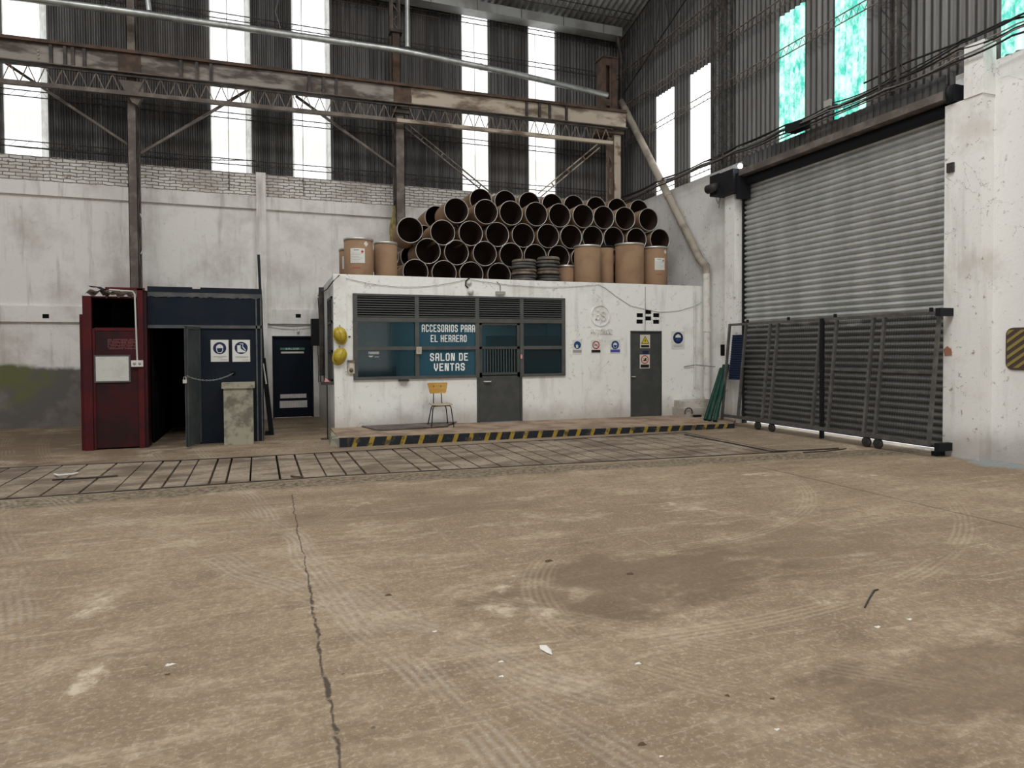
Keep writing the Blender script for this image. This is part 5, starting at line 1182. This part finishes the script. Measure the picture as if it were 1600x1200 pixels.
# dark boards leaning right of the shed
mb = MB(); a, b = at(404, 398, Y=16.0), at(424, 680, Y=14.3); b.z = 0.02
mb.bar(at(404, 398, Y=13.6), at(411, 560, Y=13.35), .05, .03, (0, 1, 0)); mb.bar(at(411, 560, Y=13.35), at(424.5, 680, Y=13.9), .09, .03, (0, 1, 0)); mb.build('leaning_board', 'black', label='long dark board leaning beside the right edge of the navy shed', cat='board')
B(at(414, 680, Y=13.95).x, at(424, 680, Y=13.95).x, 13.9, 14.1, 0, .07).build('floor_block', 'black', label='black block on the floor at the foot of the leaning board', cat='block')
T([at(407, 500, Y=13.5), at(410, 560, Y=13.4), at(416, 600, Y=13.3)], .014, 6).build('hose', 'cable_white', label='pale hose hanging down the right edge of the navy shed', cat='hose')

# exit door with grilles
def exit_door():
    t = thing('door_3', ((ex0+ex1)/2, YB+.1, 0), 'navy steel exit door at the end of the passage with barred openings', 'door'); t['kind'] = 'structure'
    q = lambda px, py: at(px, py, Y=YB+.08)
    h = [(q(438, 622).x, q(479, 622).x, q(460, 622).z, q(460, 615.5).z), (q(437, 622).x, q(480, 622).x, q(460, 637).z, q(460, 626).z)]
    MB().wall('Y', YB+.08, YB+.12, ex0+.02, ex1-.02, .012, exz-.02, h).build('door_leaf', 'navy_door', t)
    mb = B(ex0, ex0+.03, YB, YB+.14, 0, exz); mb.box(ex1-.03, ex1, YB, YB+.14, 0, exz); mb.box(ex0, ex1, YB, YB+.14, exz-.03, exz); mb.build('door_frame', 'navy', t)
    mb = MB()
    for a, b, c, d in h:
        x = a
        while x < b: mb.box(x-.002, x+.002, YB+.098, YB+.102, c, d); x += .02
        z = c
        while z < d: mb.box(a, b, YB+.098, YB+.102, z-.002, z+.002); z += .03
    mb.build('grille', 'mesh', t)
    s_ = (q(457, 545)); c = at(457, 545, Y=YB+.07)
    e = sign('exit_sign', c.x, c.z, .58, .055, YB+.079, [('paper_cream', 'text', 'SALIDA', -.28, .26, -.4, .4)], 'small green SALIDA strip on the navy exit door', base='sign_green')
    B(c.x-.27, c.x+.27, YB+.070, YB+.079, c.z-.115, c.z-.07).build('sign_strip', 'paper_cream', e)
exit_door()
p = at(491, 522, Y=16.0); p2 = at(483, 522, X=OX-.15)
t = thing('electrical_box', (OX-.1, 16.3, 1.8), 'dark electrical box high in the passage beside the exit door', 'electrical box'); B(OX-.22, OX-.0, 16.35, 16.7, 1.78, 2.42).build('box_body', 'black', t)
for i, (px, py, lab) in enumerate(((71.5, 494, 'small black hole in the ledge left of the red cubicle'), (466, 493.5, 'small black hole in the ledge above the exit door'))):
    p = at(px, py, Y=YB-.07); B(p.x-.06, p.x+.06, YB-.075, YB-.069, p.z-.045, p.z+.045).build('wall_recess', 'blackhole', label=lab, cat='recess')
cable(sag(at(416, 505, Y=YB-.1), at(495, 505, Y=YB-.1), .08, 10), .012, 'thin dark cable across the wall above the exit door', 'cable_grey')
p = at(466, 517, Y=YB-.03); MB().lathe([(0, 0), (.025, .0), (.035, .04), (.015, .09), (0, .1)], (p.x, YB-.04, p.z-.05), 'Z', 12).build('light_bulb', 'plastic_white', label='small white bulb over the exit door', cat='bulb')
# cables at the office corner
cable([at(530, 430, Y=13.25), at(520, 440, X=1.2), at(511, 452, X=1.2), at(504, 456, X=1.2), at(497, 462, X=1.2)], .012, 'frayed cable drooping over the left corner of the office roof', 'steel_rust')
for k, px in enumerate((498, 502, 506)):
    pts = [at(px+random.uniform(-1.2, 1.2), 465+i*22, X=1.21) for i in range(7)]
    cable(pts, .011, 'black cable hanging on the office side wall, %s of three from the passage end' % ORD[k], 'cable', 'cables on the office side wall')
p = at(503, 452, X=1.2); B(1.13, 1.24, p.y-.03, p.y+.03, 1.1, 3.08).build('cable_duct', 'steel_dark', label='upright grey duct on the side wall of the office', cat='duct')
# ledge shelf with thin post in the passage
a = at(513, 616, X=1.0)
t = thing('tall_stand', (1.12, 13.1, 0), 'thin black stand with a small tray at the office corner', 'stand'); pp = at(512, 686, Z=0)
T([(pp.x, pp.y, 0), (pp.x, pp.y, 1.02)], .010, 8).build('pole', 'black', t); B(pp.x-.10, pp.x+.12, pp.y-.08, pp.y+.08, 1.02, 1.075).build('tray', 'steel_dark', t); B(pp.x-.12, pp.x+.14, pp.y-.10, pp.y+.10, 0, .012).build('base', 'steel_dark', t)
MB().prism([(pp.x-.05, 1.077), (pp.x+.05, 1.077), (pp.x+.0, 1.13), (pp.x-.03, 1.15)], 'Y', pp.y-.04, pp.y+.04).build('pink_scrap', 'pink', label='small pink scrap lying on the tray of the thin stand', cat='scrap')

# hard hats
def hat(px, py, tilt, lab):
    p = at(px, py, Y=OY-.10); t = thing('hard_hat', (p.x, OY-.03, p.z), lab, 'hard hat', 'yellow hard hats hung on the office corner')
    R_ = Matrix.Translation(p) @ Matrix.Rotation(tilt, 4, 'Y')
    mb = MB(); vs = []; n = 24; rings = 8
    for i in range(rings+1):
        ph = i/rings*pi/2
        for k in range(n):
            a = 2*pi*k/n; vs.append(R_ @ Vector((.118*cos(a)*cos(ph)*(1), -.115*sin(ph), .148*sin(a)*cos(ph))))
    mb.add(vs, [(i*n+k, i*n+(k+1) % n, (i+1)*n+(k+1) % n, (i+1)*n+k) for i in range(rings) for k in range(n)], True); mb.build('shell', 'hat', t)
    mb = MB(); vs = []
    for sc, y in ((1.0, .0), (1.0, .012), (1.12, .012), (1.12, .0), (1.0, 0)):
        for k in range(n): a = 2*pi*k/n; e = 1.0+(.16 if sin(a) < -.4 and sc > 1 else 0); vs.append(R_ @ Vector((.118*cos(a)*sc*(1), y, .148*sin(a)*sc*e)))
    mb.add(vs, [(i*n+k, i*n+(k+1) % n, (i+1)*n+(k+1) % n, (i+1)*n+k) for i in range(4) for k in range(n)], True); mb.build('brim', 'hat', t)
    pts = [R_ @ Vector((0.0, -.117*sin(q)-.004, .15*cos(q))) for q in [pi*k/12 for k in range(13)]]; T(pts, .010, 6).build('ridge', 'hat', t)
    T([p+Vector((.0, .02, .12)), p+Vector((.0, .05, .19)), p+Vector((0.0, .08, .20))], .005, 5).build('hook', 'cable', t)
hat(531.5, 523.5, radians(-18), 'upper yellow hard hat hanging at the left corner of the office')
hat(531, 556, radians(25), 'lower yellow hard hat hanging at the left corner of the office')
p = fp(546, 526); B(p.x-.02, p.x+.02, OY-.02, OY, p.z-.012, p.z+.012).build('wall_hook', 'black', label='small black hook right of the upper hard hat', cat='hook')
# door entry phone
a, b = fp(543.5, 564), fp(553.5, 583.5); t = thing('intercom', ((a.x+b.x)/2, OY, b.z), 'cream intercom box with a round knob left of the office window', 'intercom')
B(a.x, b.x, OY-.05, OY, b.z, a.z).build('housing', 'cream_plastic', t); B(a.x-.01, b.x+.01, OY-.08, OY, a.z-.015, a.z+.015).build('rain_hood', 'steel_brown', t)
MB().lathe([(0, -.025), (.035, -.02), (.04, 0)], ((a.x+b.x)/2, OY-.05, b.z+.065), 'Y', 18).build('knob', 'steel_brown', t); B(a.x+.03, b.x-.03, OY-.054, OY-.05, a.z-.13, a.z-.04).build('grille', 'plastic_white', t)
a, b = fp(649.5, 542), fp(657.5, 553); t = thing('alarm_keypad', (a.x, OY-.04, b.z), 'small cream keypad on the window frame between the panes', 'keypad'); B(a.x, b.x, OY-.075, OY-.036, b.z, a.z).build('housing', 'cream_plastic', t); B(a.x+.02, b.x-.02, OY-.079, OY-.075, b.z+.03, a.z-.02).build('keys', 'sign_grey', t)
p = fp(813.7, 556); B(p.x-.02, p.x+.02, OY-.045, OY-.036, p.z-.06, p.z+.03).build('door_sticker', 'pink', label='pink sticker on the frame right of the office door', cat='sticker')
# lamp and bell on the office wall
p = fp(731, 445); t = thing('wall_lamp', (p.x, OY, p.z-.12), 'white round bulkhead lamp with a curled black cable above the window', 'lamp')
p2 = fp(735, 456); MB().lathe([(0, -.09), (.05, -.08), (.065, -.03), (.065, 0)], (p2.x, OY, p2.z), 'Y', 20).build('globe', 'plastic_white', t)
T([fp(734, 434)-Vector((0, .02, 0)), fp(727.5, 439)-Vector((0, .02, 0)), fp(727, 446)-Vector((0, .02, 0)), fp(731, 450)-Vector((0, .02, 0))], .014, 8).build('lamp_cable', 'cable', t); MB().lathe([(0, -.04), (.05, -.035), (.055, 0)], (fp(731.5, 442).x+.02, OY, fp(731.5, 442).z), 'Y', 18).build('back_box', 'plastic_white', t)
a, b = fp(774, 455.5), fp(788, 461); t = thing('bulkhead_fitting', (a.x, OY, b.z), 'flat grey fitting above the office door', 'fitting'); B(a.x, b.x, OY-.07, OY, b.z, a.z).build('housing', 'sign_grey', t); T([fp(781, 455)-Vector((0, .03, 0)), fp(781, 446)-Vector((0, .03, 0)), fp(776, 440)-Vector((0, .01, 0))], .008, 6).build('feed_cable', 'cable_grey', t)
a = fp(630, 594); B(a.x-.10, a.x+.10, OY-.10, OY, a.z-.02, a.z+.015).build('window_tray', 'steel_dark', label='small dark tray under the window sill', cat='tray')
# cables across the front
yw = OY-.012
cable(sag(fp(537, 434)-Vector((0, .02, 0)), fp(727, 437)-Vector((0, .02, 0)), .17, 16), .0045, 'thin drooping cable along the top left of the office front', 'cable_grey')
cable(sag(fp(735, 437)-Vector((0, .02, 0)), fp(935, 445)-Vector((0, .02, 0)), .10, 16), .0045, 'thin drooping cable along the top middle of the office front', 'cable_grey')
cable([fp(935, 445)-Vector((0, .015, 0)), fp(945, 450)-Vector((0, .015, 0)), fp(962, 463)-Vector((0, .015, 0)), fp(985, 478)-Vector((0, .015, 0)), fp(1010, 484)-Vector((0, .015, 0)), fp(1030, 488)-Vector((0, .015, 0)), fp(1060, 486)-Vector((0, .015, 0)), fp(1086, 478)-Vector((0, .015, 0)), fp(1096, 472)-Vector((0, .015, 0))], .0045, 'thin wire sagging across the wall above the small door', 'cable_grey')
cable([fp(1008, 448)-Vector((0, .008, 0)), fp(1008, 500)-Vector((0, .008, 0)), fp(1007.5, 517)-Vector((0, .008, 0))], .005, 'thin vertical wire above the small grey door', 'cable_grey')

# yellow chair
def chair():
    zf = ZP(3.2); cx, cy = at(684, 665, Z=zf).x, 12.80
    t = thing('chair', (cx, cy, zf), 'yellow backed chair with thin black legs against the office wall', 'chair')
    s = zf+.45
    # seat: slightly dished plywood
    mb = MB(); n = 10; vs = []
    for j in range(n+1):
        for i in range(n+1):
            u, v = i/n*2-1, j/n*2-1; w_ = .205*(1-.10*(v > 0)*v); vs.append((cx+u*w_, cy+v*.19, s+.012*u*u-.02*(v < -.7)*(-v-.7)))
    m_ = len(vs); vs += [(x, y, z-.014) for x, y, z in vs[:m_]]
    fs = [(j*(n+1)+i, j*(n+1)+i+1, (j+1)*(n+1)+i+1, (j+1)*(n+1)+i) for j in range(n) for i in range(n)]; fs2 = [tuple(k+m_ for k in f[::-1]) for f in fs]
    rim = [i for i in range(n+1)]+[j*(n+1)+n for j in range(1, n+1)]+[n*(n+1)+i for i in range(n-1, -1, -1)]+[j*(n+1) for j in range(n-1, 0, -1)]
    mb.add(vs, fs+fs2+[(a, b, b+m_, a+m_) for a, b in zip(rim, rim[1:]+rim[:1])], True); mb.build('seat', 'chair_seat', t)
    # backrest: wide trapezoid, curved
    mb = MB(); vs = []; nx = 12; prof = [(0.0, .150), (.02, .165), (.19, .205), (.215, .20)]; z0 = s+.20
    for dz, hw in prof:
        for i in range(nx+1): u = i/nx*2-1; vs.append((cx+u*hw, cy+.20-.035*u*u+dz*.12, z0+dz))
    m_ = len(vs); vs += [(x, y+.014, z) for x, y, z in vs[:m_]]; w = nx+1; fs = [(j*w+i, j*w+i+1, (j+1)*w+i+1, (j+1)*w+i) for j in range(3) for i in range(nx)]
    rim = list(range(w))+[j*w+nx for j in range(1, 4)]+[3*w+i for i in range(nx-1, -1, -1)]+[j*w for j in (2, 1)]
    mb.add(vs, fs+[tuple(k+m_ for k in f[::-1]) for f in fs]+[(a, b, b+m_, a+m_) for a, b in zip(rim, rim[1:]+rim[:1])]); mb.build('backrest', 'chair_yellow', t)
    for sx in (-1, 1):
        T([(cx+sx*.085, cy+.12, s-.02), (cx+sx*.085, cy+.20, s+.02), (cx+sx*.075, cy+.22, s+.36)], .010, 8).build('back_support', 'black', t)
        T([(cx+sx*.10, cy-.15, s-.025), (cx+sx*.165, cy-.155, s-.03), (cx+sx*.185, cy-.16, s-.08), (cx+sx*.225, cy-.20, zf+.001)], .011, 8).build('leg', 'black', t)
        T([(cx+sx*.08, cy+.10, s-.03), (cx+sx*.13, cy+.11, s-.04), (cx+sx*.155, cy+.12, s-.10), (cx+sx*.21, cy+.19, zf+.001)], .011, 8).build('leg', 'black', t)
    mb = T([(cx-.10, cy-.15, s-.025), (cx+.10, cy-.15, s-.025)], .010, 8); mb.tube([(cx-.08, cy+.10, s-.03), (cx+.08, cy+.10, s-.03)], .010, 8); mb.tube([(cx-.09, cy-.15, s-.027), (cx-.085, cy+.12, s-.027)], .009, 8); mb.tube([(cx+.09, cy-.15, s-.027), (cx+.085, cy+.12, s-.027)], .009, 8); mb.build('seat_frame', 'black', t)
chair()
# low masonry block in the corner with a rusty ring and bar
zf = ZP(9)
a = at(1058, 636, Y=13.1)
mb = B(a.x, XR-.02, 12.85, 13.29, zf, zf+.20); mb.box(a.x+.05, XR-.02, 12.93, 13.29, zf+.2, zf+.36); mb.build('masonry_ledge', 'ledge', label='low rough whitewashed masonry ledge in the corner by the downpipe', cat='ledge')
c = at(1076, 652, Y=12.8); c.z = zf+.11; T([c+Vector((.10*cos(k*pi/8-.4), 0, .10*sin(k*pi/8-.4))) for k in range(11)], .014, 8).build('iron_ring', 'steel_dark', label='broken dark iron ring leaning on the masonry ledge', cat='ring')
c = at(1089, 655, Y=12.75); B(c.x-.09, c.x+.09, 12.70, 12.78, zf+.0, zf+.05).build('black_brick', 'black', label='small black block on the walkway beside the iron ring', cat='block')
# green tubes leaning in the corner
for i, (pb, pt, r, lab) in enumerate((((1102, 656), (1127, 576), .042, 'left green tube leaning on the pier, shorter and leftmost'), ((1108, 657), (1132, 571), .045, 'middle green tube leaning on the pier'), ((1117, 658), (1136.5, 570), .048, 'right green tube leaning on the pier'))):
    a = at(*pb, Y=12.15+.05*i); a = at(*pb, Z=zf+.02); b = at(*pt, X=XR-.31)
    T([a, b], r, 14).build('green_tube', 'green_pipe', label=lab, cat='tube', group='green tubes leaning in the corner')
p = at(1131, 547, X=XR-.26); 
q = at(1130.5, 547, X=XR); B(XR-.008, XR-.001, q.y-.10, q.y+.10, q.z-.13, q.z+.13).build('wall_niche', 'blackhole', label='black niche in the wall above the green tubes', cat='niche')  # flat black plate, the shade of the niche as colour
# rag on column 2
a = at(616, 345, Y=16.2); mb = MB(); vs = []
for i in range(9):
    z = at(616, 322+i*7, Y=16.2).z; w = .03+.012*i; vs += [(c2a-.08-w+.02*sin(i), 16.22, z), (c2a-.08-w*.2, 16.12, z), (c2a-.05+w*.3, 16.22, z)]
mb.add(vs, [(3*i, 3*i+1, 3*i+4, 3*i+3) for i in range(8)]+[(3*i+1, 3*i+2, 3*i+5, 3*i+4) for i in range(8)], True); mb.build('hanging_rag', 'rag', label='dirty mustard rag hanging on the second crane column', cat='rag')
# loose cable on column 1
cable([at(219, 334, Y=16.2), at(224, 345, Y=16.2), at(227, 362, Y=16.2), at(225.5, 385, Y=16.2), at(220, 397, Y=16.2)], .013, 'pale cable loop on the first crane column', 'cable_white')
cable(sag(at(-60, 219, Y=17.1), at(400, 251, Y=17.1), .1, 24, .01), .010, 'slack dark cable strung along the bottom of the back cladding', 'cable')
cable([at(435, 0, Y=16.6), at(430, 18, Y=16.6), at(436, 35, Y=16.6), at(438, 45, Y=16.6)], .009, 'thin cable hanging from the roof at upper left', 'cable_grey')
for k, (px, y0_, y1_) in enumerate(((354, 20, 265), (471, 40, 272), (741, 80, 300), (836, 90, 300))):
    a, b = at(px, y0_, Y=17.27), at(px+2, y1_, Y=17.27); b.x = a.x; a.z = 10.45; b.z = 5.5; T([a, b], .008, 5).build('tie_rod', 'steel_dark', label='thin upright tie rod crossing the %s full bright sheet of the back wall' % ORD[k+1], cat='rod', group='tie rods on the back wall')

# ================================================================ LITTER ON THE FLOOR
def flake(px, py, s_, mt, lab, name, cat, elong=1.6, rz=0):
    s_ *= .62
    p = at(px, py, Z=0); n = 9; bot = []; 
    for k in range(n): a = 2*pi*k/n; r = s_*(1+.3*sin(3*a+px)); x, y = r*cos(a)*elong, r*sin(a); bot.append((p.x+x*cos(rz)-y*sin(rz), p.y+x*sin(rz)+y*cos(rz)))
    mb = MB(); top = [((x-p.x)*.55+p.x, (y-p.y)*.55+p.y, s_*.45*(1+.4*sin(k*2.1))) for k, (x, y) in enumerate(bot)]
    vs = [(x, y, .001) for x, y in bot]+top; mb.add(vs, [tuple(range(n, 2*n))]+[(k, (k+1) % n, (k+1) % n+n, k+n) for k in range(n)]); mb.build(name, mt, label=lab, cat=cat)
flake(1136.5, 1087, .017, 'leaf', 'small dark stone on the floor at lower right', 'pebble', 'pebble', 1.0)
flake(1003, 1163, .020, 'leaf', 'curled dry leaf on the floor near the bottom edge', 'dry_leaf', 'leaf')
flake(1207, 1092, .014, 'leaf', 'small dry leaf right of the dark stone', 'dry_leaf', 'leaf'); flake(857, 877, .035, 'leaf', 'curled brown leaf by the dark floor stain', 'dry_leaf', 'leaf'); flake(985, 897, .03, 'leaf', 'dark scrap on the dark floor stain', 'dry_leaf', 'leaf')
flake(262, 1054, .014, 'leaf', 'tiny dark scrap on the floor at lower left', 'dry_leaf', 'leaf'); flake(607, 930, .025, 'leaf', 'flat brown scrap right of the long crack', 'dry_leaf', 'leaf')
flake(997, 1037, .018, 'chip', 'white chip on the floor right of the long feather', 'paint_chip', 'chip'); flake(1371, 980, .02, 'chip', 'white chip on the floor left of the pair at right', 'paint_chip', 'chip'); flake(1421, 968, .018, 'chip', 'white chip on the floor, right one of the pair', 'paint_chip', 'chip')
flake(1214, 1140, .013, 'chip', 'white chip on the floor near the lower right', 'paint_chip', 'chip'); flake(783, 1034, .016, 'chip', 'round white chip below the feather at left', 'paint_chip', 'chip'); flake(783.5, 1057, .014, 'chip', 'lower white chip of the two under the feather', 'paint_chip', 'chip'); flake(679, 987, .015, 'chip', 'white chip right of the long floor crack', 'paint_chip', 'chip'); flake(265, 1039, .02, 'chip', 'flat white chip on the floor at lower left', 'paint_chip', 'chip', 2); flake(1033, 1181 if False else 1182, .010, 'chip', 'tiny white chip at the bottom edge', 'paint_chip', 'chip')
p, q = at(843, 1008, Z=.004), at(863, 1023, Z=.004); d = (q-p); nrm = Vector((-d.y, d.x, 0)).normalized()*.020
MB().add([p, p.lerp(q, .3)+nrm+Vector((0, 0, .012)), p.lerp(q, .75)+nrm*.7+Vector((0, 0, .012)), q, p.lerp(q, .75)-nrm*.7, p.lerp(q, .3)-nrm], [(0, 1, 2, 3, 4, 5)]).add([p-Vector((0, 0, .003)), p.lerp(q, .3)+nrm, q-Vector((0, 0, .003)), p.lerp(q, .3)-nrm-Vector((0, 0, .003))], [(0, 1, 2, 3)]).build('feather', 'chip', label='long white feather lying in the middle of the floor', cat='feather')
T([at(1351, 949, Z=.006), at(1358, 935, Z=.008), at(1366, 922, Z=.008), at(1372, 921, Z=.006)], .005, 5).build('bent_wire', 'steel_dark', label='thin bent wire on the floor at right', cat='wire')

for o in bpy.data.objects:
    if '_w' in o: del o['_w']
